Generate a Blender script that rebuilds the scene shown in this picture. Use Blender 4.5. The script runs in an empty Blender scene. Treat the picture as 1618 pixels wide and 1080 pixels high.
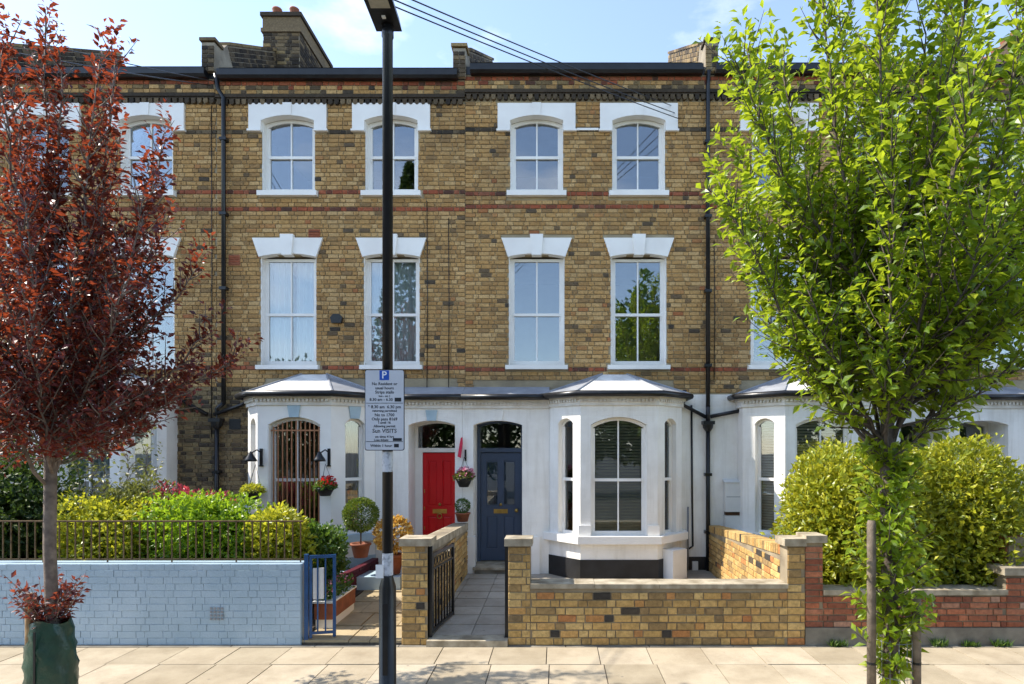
import bpy, math, random
from mathutils import Vector, Matrix
R = random.Random(11)
PI = math.pi
sc = bpy.context.scene
COL = sc.collection
# ------------------------------------------------------------------ camera, sky, sun, exposure
F, VX, VY, CH = 950.0, 880.0, 708.0, 2.25        # focal (px of a 1618 px wide picture), vanishing point, eye height
cam = bpy.data.cameras.new("camera"); camo = bpy.data.objects.new("camera", cam); COL.objects.link(camo)
cam.sensor_width = 36; cam.lens = F / 1618 * 36
cam.shift_x = -(VX - 809) / 1618; cam.shift_y = (VY - 540) / 1618
cam.clip_end = 2000; camo.location = (0, 0, CH); camo.rotation_euler = (PI / 2, 0, 0)
sc.camera = camo
SUN_EL, SUN_AZ = math.radians(47), math.radians(2)   # from the left, a little behind the street front
sd = Vector((-math.cos(SUN_EL) * math.cos(SUN_AZ), math.cos(SUN_EL) * math.sin(SUN_AZ), math.sin(SUN_EL)))  # towards the sun
w = bpy.data.worlds.new("World"); sc.world = w; w.use_nodes = True
nt = w.node_tree; nt.nodes.clear()
sky = nt.nodes.new("ShaderNodeTexSky"); sky.sky_type = 'NISHITA'; sky.sun_disc = False
sky.sun_elevation = SUN_EL; sky.sun_rotation = math.atan2(sd.x, sd.y)
sky.air_density = 1.0; sky.dust_density = .35; sky.ozone_density = 2.2
tc = nt.nodes.new("ShaderNodeTexCoord")
mp = nt.nodes.new("ShaderNodeMapping"); mp.inputs['Scale'].default_value = (1.1, 1.1, 2.6); mp.inputs['Location'].default_value = (1.9, 3.1, 0.7)
no = nt.nodes.new("ShaderNodeTexNoise"); no.inputs['Scale'].default_value = 2.3; no.inputs['Detail'].default_value = 7; no.inputs['Roughness'].default_value = .55
rp = nt.nodes.new("ShaderNodeValToRGB"); rp.color_ramp.elements[0].position = .54; rp.color_ramp.elements[1].position = .80
rp.color_ramp.elements[1].color = (.75, .75, .75, 1)
mx = nt.nodes.new("ShaderNodeMix"); mx.data_type = 'RGBA'; mx.inputs['B'].default_value = (6.6, 6.5, 6.4, 1)
bg = nt.nodes.new("ShaderNodeBackground"); bg.inputs['Strength'].default_value = 0.11
ow = nt.nodes.new("ShaderNodeOutputWorld")
L = nt.links.new
L(tc.outputs['Generated'], mp.inputs['Vector']); L(mp.outputs['Vector'], no.inputs['Vector']); L(no.outputs['Fac'], rp.inputs['Fac'])
L(rp.outputs['Color'], mx.inputs['Factor']); hs = nt.nodes.new('ShaderNodeHueSaturation'); hs.inputs['Saturation'].default_value = .88; L(sky.outputs['Color'], hs.inputs['Color']); L(hs.outputs['Color'], mx.inputs['A']); L(mx.outputs['Result'], bg.inputs['Color']); L(bg.outputs['Background'], ow.inputs['Surface'])
sl = bpy.data.lights.new("sun", 'SUN'); sl.energy = 2.5; sl.angle = math.radians(.5); sl.color = (1, .93, .82)
so = bpy.data.objects.new("sun", sl); COL.objects.link(so); so.rotation_euler = sd.to_track_quat('Z', 'Y').to_euler(); so.location = (-20, 8, 25)
sc.view_settings.view_transform = 'Standard'; sc.view_settings.look = 'None'; sc.view_settings.gamma = 1
sc.view_settings.exposure = 1.85
sc.render.engine = 'CYCLES'

# ------------------------------------------------------------------ materials
def nodes(name):
    m = bpy.data.materials.new(name); m.use_nodes = True
    t = m.node_tree; b = t.nodes['Principled BSDF']; o = t.nodes['Material Output']
    return m, t, b, o
def pos(t):
    return t.nodes.new("ShaderNodeNewGeometry").outputs['Position']
def noise(t, vec, scale, detail=4, rough=.55):
    n = t.nodes.new("ShaderNodeTexNoise"); n.inputs['Scale'].default_value = scale; n.inputs['Detail'].default_value = detail
    n.inputs['Roughness'].default_value = rough; t.links.new(vec, n.inputs['Vector']); return n.outputs['Fac']
def ramp(t, fac, stops):
    r = t.nodes.new("ShaderNodeValToRGB"); e = r.color_ramp.elements
    while len(e) < len(stops): e.new(.5)
    for i, (p, c) in enumerate(stops): e[i].position = p; e[i].color = (*c, 1)
    t.links.new(fac, r.inputs['Fac']); return r.outputs['Color']
def mixc(t, fac, a, b, mode='MIX'):
    n = t.nodes.new("ShaderNodeMix"); n.data_type = 'RGBA'; n.blend_type = mode
    for s, v in (('Factor', fac), ('A', a), ('B', b)):
        if isinstance(v, (int, float)): n.inputs[s].default_value = v
        elif isinstance(v, tuple): n.inputs[s].default_value = (*v, 1)
        else: t.links.new(v, n.inputs[s])
    return n.outputs['Result']
def bump(t, b, h, strength=.3, dist=.01):
    n = t.nodes.new("ShaderNodeBump"); n.inputs['Strength'].default_value = strength; n.inputs['Distance'].default_value = dist
    t.links.new(h, n.inputs['Height']); t.links.new(n.outputs['Normal'], b.inputs['Normal'])
def pm(name, c1, c2=None, scale=6, rough=.7, bmp=0, metallic=0, spec=.4, lo=.35, hi=.65, bscale=None):
    m, t, b, o = nodes(name)
    c2 = c2 or tuple(x * .75 for x in c1)
    p = pos(t); f = noise(t, p, scale, 5)
    t.links.new(ramp(t, f, [(lo, c2), (hi, c1)]), b.inputs['Base Color'])
    b.inputs['Roughness'].default_value = rough; b.inputs['Metallic'].default_value = metallic
    b.inputs['Specular IOR Level'].default_value = spec
    if bmp: bump(t, b, noise(t, p, bscale or scale * 6, 5), bmp)
    return m
def rnd(t):
    oi = t.nodes.new("ShaderNodeObjectInfo").outputs['Random']; g = t.nodes.new("ShaderNodeNewGeometry").outputs['Random Per Island']
    a = t.nodes.new("ShaderNodeMath"); a.operation = 'ADD'; t.links.new(oi, a.inputs[0]); t.links.new(g, a.inputs[1])
    f = t.nodes.new("ShaderNodeMath"); f.operation = 'FRACT'; t.links.new(a.outputs[0], f.inputs[0]); return f.outputs[0]
def brick_mat(name, stops, soot=.5, soot_col=(.045, .04, .034), sscale=.9, rough=.88):
    m, t, b, o = nodes(name); p = pos(t)
    c = ramp(t, rnd(t), stops)
    c = mixc(t, .7, c, ramp(t, noise(t, p, 26, 6, .7), [(.3, (.42, .40, .37)), (.62, (1.22, 1.2, 1.15))]), 'MULTIPLY')
    c = mixc(t, .6, c, ramp(t, noise(t, p, .55, 5, .6), [(.3, (.72, .70, .68)), (.68, (1.22, 1.2, 1.16))]), 'MULTIPLY')
    s = ramp(t, noise(t, p, sscale, 6, .62), [(.5, (0, 0, 0)), (.8, (soot,) * 3)])
    c = mixc(t, s, c, soot_col)
    t.links.new(c, b.inputs['Base Color']); b.inputs['Roughness'].default_value = rough; b.inputs['Specular IOR Level'].default_value = .2
    bump(t, b, noise(t, p, 90, 5, .7), .5, .006)
    return m
Y1, Y2, Y3 = (.48, .295, .12), (.40, .235, .092), (.54, .365, .175)
M = {}
M['brick'] = brick_mat("london_stock_brick", [(0, (.06, .05, .042)), (.012, (.12, .09, .06)), (.05, (.32, .2, .09)), (.3, Y2), (.55, Y1), (.8, Y3), (.95, (.46, .28, .11)), (.99, (.42, .22, .09)), (1, (.36, .14, .06))], .42)
M['brick_band'] = brick_mat("red_band_brick", [(0, (.09, .05, .04)), (.3, (.30, .085, .045)), (.7, (.37, .11, .055)), (1, (.30, .12, .07))], .75)
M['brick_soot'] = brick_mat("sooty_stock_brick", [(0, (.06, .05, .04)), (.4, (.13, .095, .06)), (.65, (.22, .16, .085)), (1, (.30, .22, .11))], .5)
M['brick_dark'] = brick_mat("blackened_brick", [(0, (.035, .03, .026)), (.6, (.085, .065, .045)), (1, (.2, .15, .09))], .5)
M['brick_new'] = brick_mat("garden_wall_brick", [(0, (.055, .05, .045)), (.035, (.05, .045, .04)), (.06, (.26, .18, .09)), (.3, (.42, .27, .10)), (.55, (.52, .34, .13)), (.78, (.55, .39, .17)), (.93, (.48, .28, .10)), (1, (.42, .18, .07))], .4, (.13, .105, .065), 2.2)
M['brick_red'] = brick_mat("red_wall_brick", [(0, (.20, .07, .045)), (.4, (.36, .12, .06)), (.7, (.44, .16, .085)), (.95, (.38, .17, .1)), (1, (.45, .3, .23))], .45, (.16, .12, .09), 2.0)
M['brick_burgundy'] = brick_mat("burgundy_painted_brick", [(0, (.075, .012, .022)), (1, (.11, .016, .03))], .3, (.04, .02, .02), 3, .6)
M['mortar'] = pm("old_mortar", (.46, .37, .23), (.25, .2, .13), 1.6, .95, .5, bscale=60)
M['mortar_soot'] = pm("sooty_mortar", (.36, .31, .23), (.2, .165, .12), 3, .95, .5, bscale=60)
M['mortar_new'] = pm("garden_mortar", (.33, .27, .18), (.18, .145, .1), 3, .95, .5, bscale=60)
def white_brick(name, c1, c2, strength=.35):
    m, t, b, o = nodes(name); p = pos(t)
    sx = t.nodes.new("ShaderNodeSeparateXYZ"); t.links.new(p, sx.inputs[0])
    ad = t.nodes.new("ShaderNodeMath"); ad.operation = 'ADD'; t.links.new(sx.outputs[0], ad.inputs[0]); t.links.new(sx.outputs[1], ad.inputs[1])
    cb = t.nodes.new("ShaderNodeCombineXYZ"); t.links.new(ad.outputs[0], cb.inputs[0]); t.links.new(sx.outputs[2], cb.inputs[1])
    br = t.nodes.new("ShaderNodeTexBrick"); t.links.new(cb.outputs[0], br.inputs['Vector'])
    br.inputs['Scale'].default_value = 1; br.inputs['Brick Width'].default_value = .2; br.inputs['Row Height'].default_value = .075
    br.inputs['Mortar Size'].default_value = .006; br.inputs['Mortar Smooth'].default_value = .6
    br.inputs['Color1'].default_value = br.inputs['Color2'].default_value = (1, 1, 1, 1); br.inputs['Mortar'].default_value = (0, 0, 0, 1)
    hm = mixc(t, .25, br.outputs['Color'], noise(t, p, 30, 5))
    mpn = t.nodes.new("ShaderNodeMapping"); mpn.inputs['Scale'].default_value = (9, 9, .7); t.links.new(p, mpn.inputs['Vector'])
    c = ramp(t, noise(t, p, 1.7, 6, .65), [(.3, c2), (.6, c1)])
    c = mixc(t, .5, c, ramp(t, noise(t, mpn.outputs[0], 1, 5, .6), [(.28, (.72, .70, .66)), (.5, (1, 1, 1))]), 'MULTIPLY')
    t.links.new(c, b.inputs['Base Color']); b.inputs['Roughness'].default_value = .55
    bump(t, b, hm, strength, .006)
    return m
M['white_wall'] = white_brick("white_painted_brick", (.87, .85, .80), (.76, .73, .67))
M['white'] = pm("white_gloss_paint", (.88, .86, .81), (.8, .77, .72), 2, .35, .06, bscale=25)
M['cream'] = pm("white_stucco", (.80, .78, .73), (.64, .60, .53), 5, .6, .2, bscale=50)
M['paleblue'] = pm("pale_blue_paint", (.44, .56, .62), (.36, .48, .55), 4, .5, .1)
M['blackpaint'] = pm("black_plinth_paint", (.022, .022, .024), (.012, .012, .012), 4, .5, .2)
M['iron'] = pm("black_cast_iron", (.014, .015, .017), (.008, .008, .009), 8, .32, .1)
M['lead'] = pm("grey_lead_roofing", (.30, .31, .33), (.2, .21, .23), 3, .55, .1)
M['felt'] = pm("pale_mineral_felt", (.72, .70, .66), (.55, .53, .5), 5, .8, .3)
M['slate'] = pm("slate", (.10, .105, .12), (.06, .06, .07), 5, .6, .2)
M['stone'] = pm("weathered_coping_stone", (.44, .38, .28), (.22, .18, .12), 6, .9, .4, bscale=70)
M['concrete'] = pm("concrete_plinth", (.25, .225, .18), (.14, .125, .1), 4, .92, .4, bscale=60)
def slab_mat(name, stops, scale=2.2):
    m, t, b, o = nodes(name); p = pos(t)
    c = ramp(t, rnd(t), stops)
    c = mixc(t, .7, c, ramp(t, noise(t, p, scale, 7, .65), [(.28, (.62, .58, .52)), (.6, (1.08, 1.07, 1.05))]), 'MULTIPLY')
    c = mixc(t, .35, c, ramp(t, noise(t, p, 120, 3), [(.3, (.7, .68, .65)), (.65, (1.1, 1.1, 1.1))]), 'MULTIPLY')
    vo = t.nodes.new("ShaderNodeTexVoronoi"); vo.inputs['Scale'].default_value = 3.3; t.links.new(p, vo.inputs['Vector'])
    c = mixc(t, ramp(t, vo.outputs['Distance'], [(.035, (.6, .6, .6)), (.06, (0, 0, 0))]), c, (.13, .115, .1))
    c = mixc(t, ramp(t, noise(t, p, 5.5, 8, .7), [(.58, (0, 0, 0)), (.78, (.5, .5, .5))]), c, (.17, .14, .105))
    t.links.new(c, b.inputs['Base Color']); b.inputs['Roughness'].default_value = .9; b.inputs['Specular IOR Level'].default_value = .2
    bump(t, b, noise(t, p, 110, 5), .35, .005); return m
M['slab'] = slab_mat("paving_slab", [(0, (.33, .28, .20)), (.5, (.39, .33, .24)), (1, (.43, .37, .28))])
M['path_tile'] = slab_mat("path_tile", [(0, (.36, .32, .265)), (1, (.44, .395, .33))])
M['path_old'] = slab_mat("old_path_slab", [(0, (.33, .265, .16)), (1, (.44, .36, .23))], 4)
M['grit'] = pm("dirt_joint", (.12, .1, .075), (.05, .043, .033), 9, .95, .4)
M['earth'] = pm("garden_soil", (.075, .055, .038), (.03, .023, .017), 8, .95, .6)
M['asphalt'] = pm("asphalt", (.055, .054, .052), (.04, .04, .04), 20, .9, .4)
M['blue_wall'] = pm("blue_painted_brick", (.37, .48, .57), (.29, .40, .49), 2.4, .45, .3, bscale=45)
M['blue_gate'] = pm("royal_blue_paint", (.012, .075, .21), (.008, .05, .15), 7, .4)
M['rail'] = pm("rusty_bronze_paint", (.17, .105, .045), (.075, .045, .02), 25, .6, .2)
M['red_door'] = pm("red_gloss_paint", (.62, .008, .012), (.55, .006, .01), 2, .3)
M['blue_door'] = pm("slate_blue_paint", (.060, .085, .135), (.05, .072, .115), 2, .35)
M['brass'] = pm("brass", (.55, .36, .10), (.35, .22, .06), 9, .35, metallic=.9)
M['sign'] = pm("sign_plate", (.62, .62, .63), (.56, .56, .57), 3, .5)
M['signtext'] = pm("sign_print", (.02, .02, .022), (.02, .02, .022), 3, .5)
M['signblue'] = pm("sign_blue", (.01, .08, .42), (.01, .08, .42), 3, .5)
M['signwhite'] = pm("sign_white", (.85, .85, .85), (.82, .82, .82), 3, .5)
M['sticker'] = pm("worn_sticker", (.55, .56, .58), (.25, .26, .28), 30, .6, lo=.3, hi=.5)
M['terracotta'] = pm("terracotta", (.30, .10, .05), (.2, .07, .035), 8, .8, .2)
M['plastic'] = pm("dark_plastic", (.02, .02, .02), (.012, .012, .012), 9, .5)
M['greybox'] = pm("white_plastic_box", (.74, .74, .72), (.66, .66, .64), 3, .45)
M['pinkcloth'] = pm("pink_red_cloth", (.62, .03, .08), (.5, .02, .06), 9, .7)
M['bark'] = pm("tree_bark", (.16, .125, .10), (.07, .055, .045), 14, .9, .7, bscale=60)
M['bark_red'] = pm("plum_bark", (.24, .185, .14), (.12, .09, .07), 14, .8, .5, bscale=50)
M['stake'] = pm("wooden_stake", (.42, .28, .14), (.25, .16, .08), 12, .85, .4)
M['stake_old'] = pm("weathered_stake", (.23, .18, .13), (.12, .095, .07), 12, .9, .4)
M['bag'] = pm("green_watering_bag", (.018, .06, .038), (.010, .035, .024), 5, .28, .9, bscale=14)
M['plaster'] = pm("interior_plaster", (.35, .33, .30), (.30, .28, .26), 3, .9)
M['wood'] = pm("dark_wood", (.10, .045, .02), (.05, .022, .01), 10, .6)
M['grille'] = pm("brown_grille_paint", (.42, .19, .085), (.3, .12, .05), 20, .5)
M['led'] = pm("lamp_glass", (.5, .47, .38), (.42, .4, .33), 20, .25)
def cloth(name, c):
    m, t, b, o = nodes(name); tr = t.nodes.new("ShaderNodeBsdfTranslucent"); ms = t.nodes.new("ShaderNodeMixShader")
    b.inputs['Base Color'].default_value = (*c, 1); b.inputs['Roughness'].default_value = .9; tr.inputs['Color'].default_value = (*c, 1)
    ms.inputs[0].default_value = .3; t.links.new(b.outputs[0], ms.inputs[1]); t.links.new(tr.outputs[0], ms.inputs[2]); t.links.new(ms.outputs[0], o.inputs[0]); return m
M['net'] = cloth("net_curtain", (.85, .86, .86)); M['taupe'] = cloth("taupe_curtain", (.34, .29, .27)); M['greycurt'] = cloth("grey_curtain", (.6, .62, .62))
M['blind_tan'] = pm("tan_blind", (.6, .52, .4), (.5, .43, .33), 4, .7); M['blind_olive'] = pm("olive_blind", (.40, .36, .25), (.34, .3, .2), 4, .6)
def glass(name, fac):
    m, t, b, o = nodes(name); t.nodes.remove(b)
    g = t.nodes.new("ShaderNodeBsdfGlossy"); g.inputs['Roughness'].default_value = .015; g.inputs['Color'].default_value = (.93, .96, 1, 1)
    tr = t.nodes.new("ShaderNodeBsdfTransparent"); tr.inputs['Color'].default_value = (.9, .93, .92, 1)
    fr = t.nodes.new("ShaderNodeFresnel"); fr.inputs['IOR'].default_value = 1.5
    ad = t.nodes.new("ShaderNodeMath"); ad.operation = 'ADD'; ad.use_clamp = True; ad.inputs[1].default_value = fac; t.links.new(fr.outputs[0], ad.inputs[0])
    n = noise(t, pos(t), 1.6, 2); bp = t.nodes.new("ShaderNodeBump"); bp.inputs['Strength'].default_value = .05; bp.inputs['Distance'].default_value = .02
    t.links.new(n, bp.inputs['Height']); t.links.new(bp.outputs[0], g.inputs['Normal'])
    ms = t.nodes.new("ShaderNodeMixShader"); t.links.new(ad.outputs[0], ms.inputs[0]); t.links.new(tr.outputs[0], ms.inputs[1]); t.links.new(g.outputs[0], ms.inputs[2])
    t.links.new(ms.outputs[0], o.inputs[0]); return m
M['glass'] = glass("window_glass", .11); M['glass_lo'] = glass("window_glass_clear", .05)
def leaf(name, stops, trans, tf=.4, rough=.38, spec=.5):
    m, t, b, o = nodes(name)
    c = ramp(t, rnd(t), stops); t.links.new(c, b.inputs['Base Color']); b.inputs['Roughness'].default_value = rough; b.inputs['Specular IOR Level'].default_value = spec
    tr = t.nodes.new("ShaderNodeBsdfTranslucent"); t.links.new(mixc(t, .6, c, trans), tr.inputs['Color'])
    ms = t.nodes.new("ShaderNodeMixShader"); ms.inputs[0].default_value = tf
    t.links.new(b.outputs[0], ms.inputs[1]); t.links.new(tr.outputs[0], ms.inputs[2]); t.links.new(ms.outputs[0], o.inputs[0]); return m
M['l_green'] = leaf("cherry_leaf", [(0, (.075, .15, .010)), (.5, (.14, .23, .013)), (.85, (.22, .31, .018)), (1, (.34, .37, .03))], (.58, .68, .03), .5)
M['l_red'] = leaf("purple_plum_leaf", [(0, (.022, .007, .011)), (.5, (.05, .012, .015)), (.8, (.10, .02, .018)), (1, (.26, .06, .025))], (.62, .11, .03), .33)
M['l_gold'] = leaf("golden_privet_leaf", [(0, (.11, .16, .012)), (.5, (.25, .29, .018)), (1, (.46, .44, .03))], (.7, .66, .04), .36)
M['l_dark'] = leaf("dark_evergreen_leaf", [(0, (.012, .03, .008)), (.6, (.03, .06, .012)), (1, (.09, .12, .02))], (.12, .2, .02), .25, .55, .25)
M['l_mid'] = leaf("mid_green_leaf", [(0, (.03, .075, .012)), (.6, (.06, .13, .018)), (1, (.13, .19, .03))], (.2, .34, .03), .35)
M['l_bright'] = leaf("bright_green_leaf", [(0, (.10, .2, .012)), (.6, (.19, .33, .018)), (1, (.32, .42, .03))], (.5, .7, .03), .42)
M['l_yellow'] = leaf("yellow_green_leaf", [(0, (.15, .22, .015)), (.6, (.33, .38, .022)), (1, (.5, .5, .045))], (.8, .72, .05), .42)
M['l_olive'] = leaf("olive_leaf", [(0, (.07, .085, .02)), (.6, (.14, .15, .035)), (1, (.24, .23, .07))], (.3, .33, .06), .35)
M['l_pink'] = leaf("red_pink_leaf", [(0, (.22, .02, .04)), (.6, (.42, .04, .08)), (1, (.5, .1, .1))], (.7, .1, .12), .35)
M['l_orange'] = leaf("orange_yellow_leaf", [(0, (.45, .2, .03)), (.5, (.62, .4, .08)), (1, (.7, .55, .2))], (.8, .5, .1), .35)
M['l_box'] = leaf("topiary_leaf", [(0, (.03, .07, .008)), (.6, (.08, .14, .012)), (1, (.2, .24, .02))], (.3, .38, .03), .3)
M['petal_red'] = leaf("red_petal", [(0, (.5, .01, .01)), (1, (.65, .03, .03))], (.8, .05, .04), .3)
M['petal_pink'] = leaf("pink_petal", [(0, (.6, .12, .25)), (1, (.75, .4, .45))], (.8, .3, .4), .3)

# ------------------------------------------------------------------ mesh helpers
class MB:
    def __init__(s, Mx=None): s.v = []; s.f = []; s.M = Mx or Matrix.Identity(4)
    def add(s, vs, fs):
        k = len(s.v); s.v += [s.M @ Vector(p) for p in vs]; s.f += [tuple(i + k for i in f) for f in fs]; return s
    def box(s, x0, x1, y0, y1, z0, z1):
        return s.add([(x0, y0, z0), (x1, y0, z0), (x1, y1, z0), (x0, y1, z0), (x0, y0, z1), (x1, y0, z1), (x1, y1, z1), (x0, y1, z1)],
                     [(0, 3, 2, 1), (4, 5, 6, 7), (0, 1, 5, 4), (1, 2, 6, 5), (2, 3, 7, 6), (3, 0, 4, 7)])
    def prism(s, poly, y0, y1):          # polygon in x,z (counter-clockwise seen from -y), extruded along y
        n = len(poly)
        return s.add([(x, y0, z) for x, z in poly] + [(x, y1, z) for x, z in poly],
                     [tuple(range(n)), tuple(range(2 * n - 1, n - 1, -1))] + [(i, i + n, (i + 1) % n + n, (i + 1) % n) for i in range(n)])
    def prismx(s, poly, x0, x1):         # polygon in y,z extruded along x
        n = len(poly)
        return s.add([(x0, y, z) for y, z in poly] + [(x1, y, z) for y, z in poly],
                     [tuple(range(n)), tuple(range(2 * n - 1, n - 1, -1))] + [(i, i + n, (i + 1) % n + n, (i + 1) % n) for i in range(n)])
    def prismz(s, poly, z0, z1):
        n = len(poly)
        return s.add([(x, y, z0) for x, y in poly] + [(x, y, z1) for x, y in poly],
                     [tuple(range(n - 1, -1, -1)), tuple(range(n, 2 * n))] + [(i, (i + 1) % n, (i + 1) % n + n, i + n) for i in range(n)])
    def tube(s, pts, r, n=8, cap=True):
        pts = [Vector(p) for p in pts]; rs = r if isinstance(r, (list, tuple)) else [r] * len(pts)
        k = len(s.v); up0 = None; vs = []
        for i, p in enumerate(pts):
            d = (pts[min(i + 1, len(pts) - 1)] - pts[max(i - 1, 0)]).normalized()
            if up0 is None: up0 = Vector((0, 0, 1)) if abs(d.z) < .9 else Vector((1, 0, 0))
            a = d.cross(up0).normalized(); b = d.cross(a).normalized(); up0 = -b if False else up0
            for j in range(n):
                an = 2 * PI * j / n; vs.append(p + (a * math.cos(an) + b * math.sin(an)) * rs[i])
        fs = []
        for i in range(len(pts) - 1):
            for j in range(n): fs.append((i * n + j, i * n + (j + 1) % n, (i + 1) * n + (j + 1) % n, (i + 1) * n + j))
        if cap: fs.append(tuple(range(n - 1, -1, -1))); q = (len(pts) - 1) * n; fs.append(tuple(range(q, q + n)))
        return s.add(vs, fs)
    def lathe(s, c, prof, n=14):         # profile of (r, z)
        vs = []; fs = []
        for r, z in prof:
            for j in range(n): vs.append((c[0] + r * math.cos(2 * PI * j / n), c[1] + r * math.sin(2 * PI * j / n), c[2] + z))
        for i in range(len(prof) - 1):
            for j in range(n): fs.append((i * n + j, i * n + (j + 1) % n, (i + 1) * n + (j + 1) % n, (i + 1) * n + j))
        fs.append(tuple(range(n - 1, -1, -1))); q = (len(prof) - 1) * n; fs.append(tuple(range(q, q + n)))
        return s.add(vs, fs)
    def build(s, name, mat, parent=None, smooth=False, kind=None):
        me = bpy.data.meshes.new(name); me.from_pydata([tuple(p) for p in s.v], [], s.f); me.update()
        me.materials.append(M[mat] if isinstance(mat, str) else mat)
        if smooth: me.polygons.foreach_set('use_smooth', [True] * len(me.polygons))
        return link(name, me, parent, kind)
def link(name, me, parent=None, kind=None):
    o = bpy.data.objects.new(name, me); COL.objects.link(o)
    if parent is not None:
        o.parent = parent
        if parent.type == 'EMPTY': o.matrix_parent_inverse = Matrix.Translation(-Vector(parent.location))
    if kind: o['kind'] = kind
    return o
def thing(name, label, cat, loc, group=None):
    o = bpy.data.objects.new(name, None); COL.objects.link(o); o.location = loc; o.empty_display_size = .2
    return tag(o, label, cat, group)
def tag(o, label, cat, group=None):
    o['label'] = label; o['category'] = cat
    if group: o['group'] = group
    return o
def P(px, py, Y): return Vector(((px - VX) * Y / F, Y, CH - (py - VY) * Y / F))
def fx(px): return (px - VX) / 90.0
def fz(py): return CH - (py - VY) / 90.0
def frame(x, y, ang):                     # local x runs along the wall, local +y goes into the wall
    return Matrix.Translation((x, y, 0)) @ Matrix.Rotation(ang, 4, 'Z')
def arc(x0, x1, z, rise, n=12):
    w = (x1 - x0) / 2; xc = (x0 + x1) / 2
    if rise < 1e-4: return [(x0, z), (x1, z)]
    rad = (w * w + rise * rise) / (2 * rise)
    return [(xc + w * (2 * i / n - 1), z + math.sqrt(max(rad * rad - (w * (2 * i / n - 1)) ** 2, 0)) - (rad - rise)) for i in range(n + 1)]
def arcz(x, x0, x1, z, rise):
    w = (x1 - x0) / 2; xc = (x0 + x1) / 2
    if rise < 1e-4: return z
    rad = (w * w + rise * rise) / (2 * rise); return z + math.sqrt(max(rad * rad - (x - xc) ** 2, 0)) - (rad - rise)
def wall_boxes(mb, x0, x1, z0, z1, opens, y0, y1):
    zs = sorted({z0, z1} | {z for o in opens for z in (o[2], o[3]) if z0 < z < z1})
    for a, b in zip(zs, zs[1:]):
        cur = x0
        for o in sorted(o for o in opens if o[2] <= a + 1e-6 and o[3] >= b - 1e-6):
            if o[0] > cur: mb.box(cur, o[0], y0, y1, a, b)
            cur = max(cur, o[1])
        if cur < x1: mb.box(cur, x1, y0, y1, a, b)
def arch_panel(mb, x0, x1, z0, z1, o, rise, y0, y1):   # wall panel with one arched opening o = (ox0, ox1, oz0, spring)
    a, b, c, d = o
    mb.box(x0, a, y0, y1, z0, z1); mb.box(b, x1, y0, y1, z0, z1)
    if c > z0: mb.box(a, b, y0, y1, z0, c)
    mb.prism(arc(a, b, d, rise) + [(b, z1), (a, z1)], y0, y1)
# ---- bricks: every brick is a chamfered block standing proud of the mortar
def brick_geo(L_, H, D, c=.005, j=0, rg=R):
    q = lambda: rg.uniform(-j, j)
    o = [(-L_ / 2 + q(), -H / 2 + q()), (L_ / 2 + q(), -H / 2 + q()), (L_ / 2 + q(), H / 2 + q()), (-L_ / 2 + q(), H / 2 + q())]
    i = [(x - math.copysign(c + abs(q()), x), z - math.copysign(c, z)) for x, z in o]
    vs = [(x, 0, z) for x, z in o] + [(x, -(D - c * .7), z) for x, z in o] + [(x, -D + q() * .5, z) for x, z in i]
    fs = []
    for k in range(4):
        n = (k + 1) % 4; fs += [(k, n, n + 4, k + 4), (k + 4, n + 4, n + 8, k + 8)]
    fs.append((8, 9, 10, 11)); return vs, fs
UNIT = {}
def unit_brick(mat):
    if mat not in UNIT:
        UNIT[mat] = []
        for k in range(6):
            vs, fs = brick_geo(.2, .066, .014, .005, .0022); me = bpy.data.meshes.new("brick"); me.from_pydata(vs, [], fs); me.materials.append(M[mat]); UNIT[mat].append(me)
    return UNIT[mat]
def lay(x0, x1, z0, z1, course, ls, lh, gap, excl=None, phase=0, soldier=False):
    out = []; i = 0; z = z0
    while z + course * .6 <= z1:
        top = min(z + course - gap, z1); x = x0 - ((ls + lh + 2 * gap) / 2 * ((i + phase) % 2)) + R.uniform(-.02, .02) * 0; k = i
        ex = sorted(excl(z, top)) if excl else []
        while x < x1:
            l = (ls if k % 2 == 0 else lh) + R.uniform(-.007, .007)
            segs = [(max(x, x0), min(x + l, x1))]
            for a, b in ex:
                ns = []
                for p, q in segs:
                    if b <= p or a >= q: ns.append((p, q)); continue
                    if a > p: ns.append((p, a))
                    if b < q: ns.append((b, q))
                segs = ns
            for p, q in segs:
                if q - p > .028: out.append((p, q, z, top, i))
            x += l + gap; k += 1
        z += course; i += 1
    return out
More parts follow.
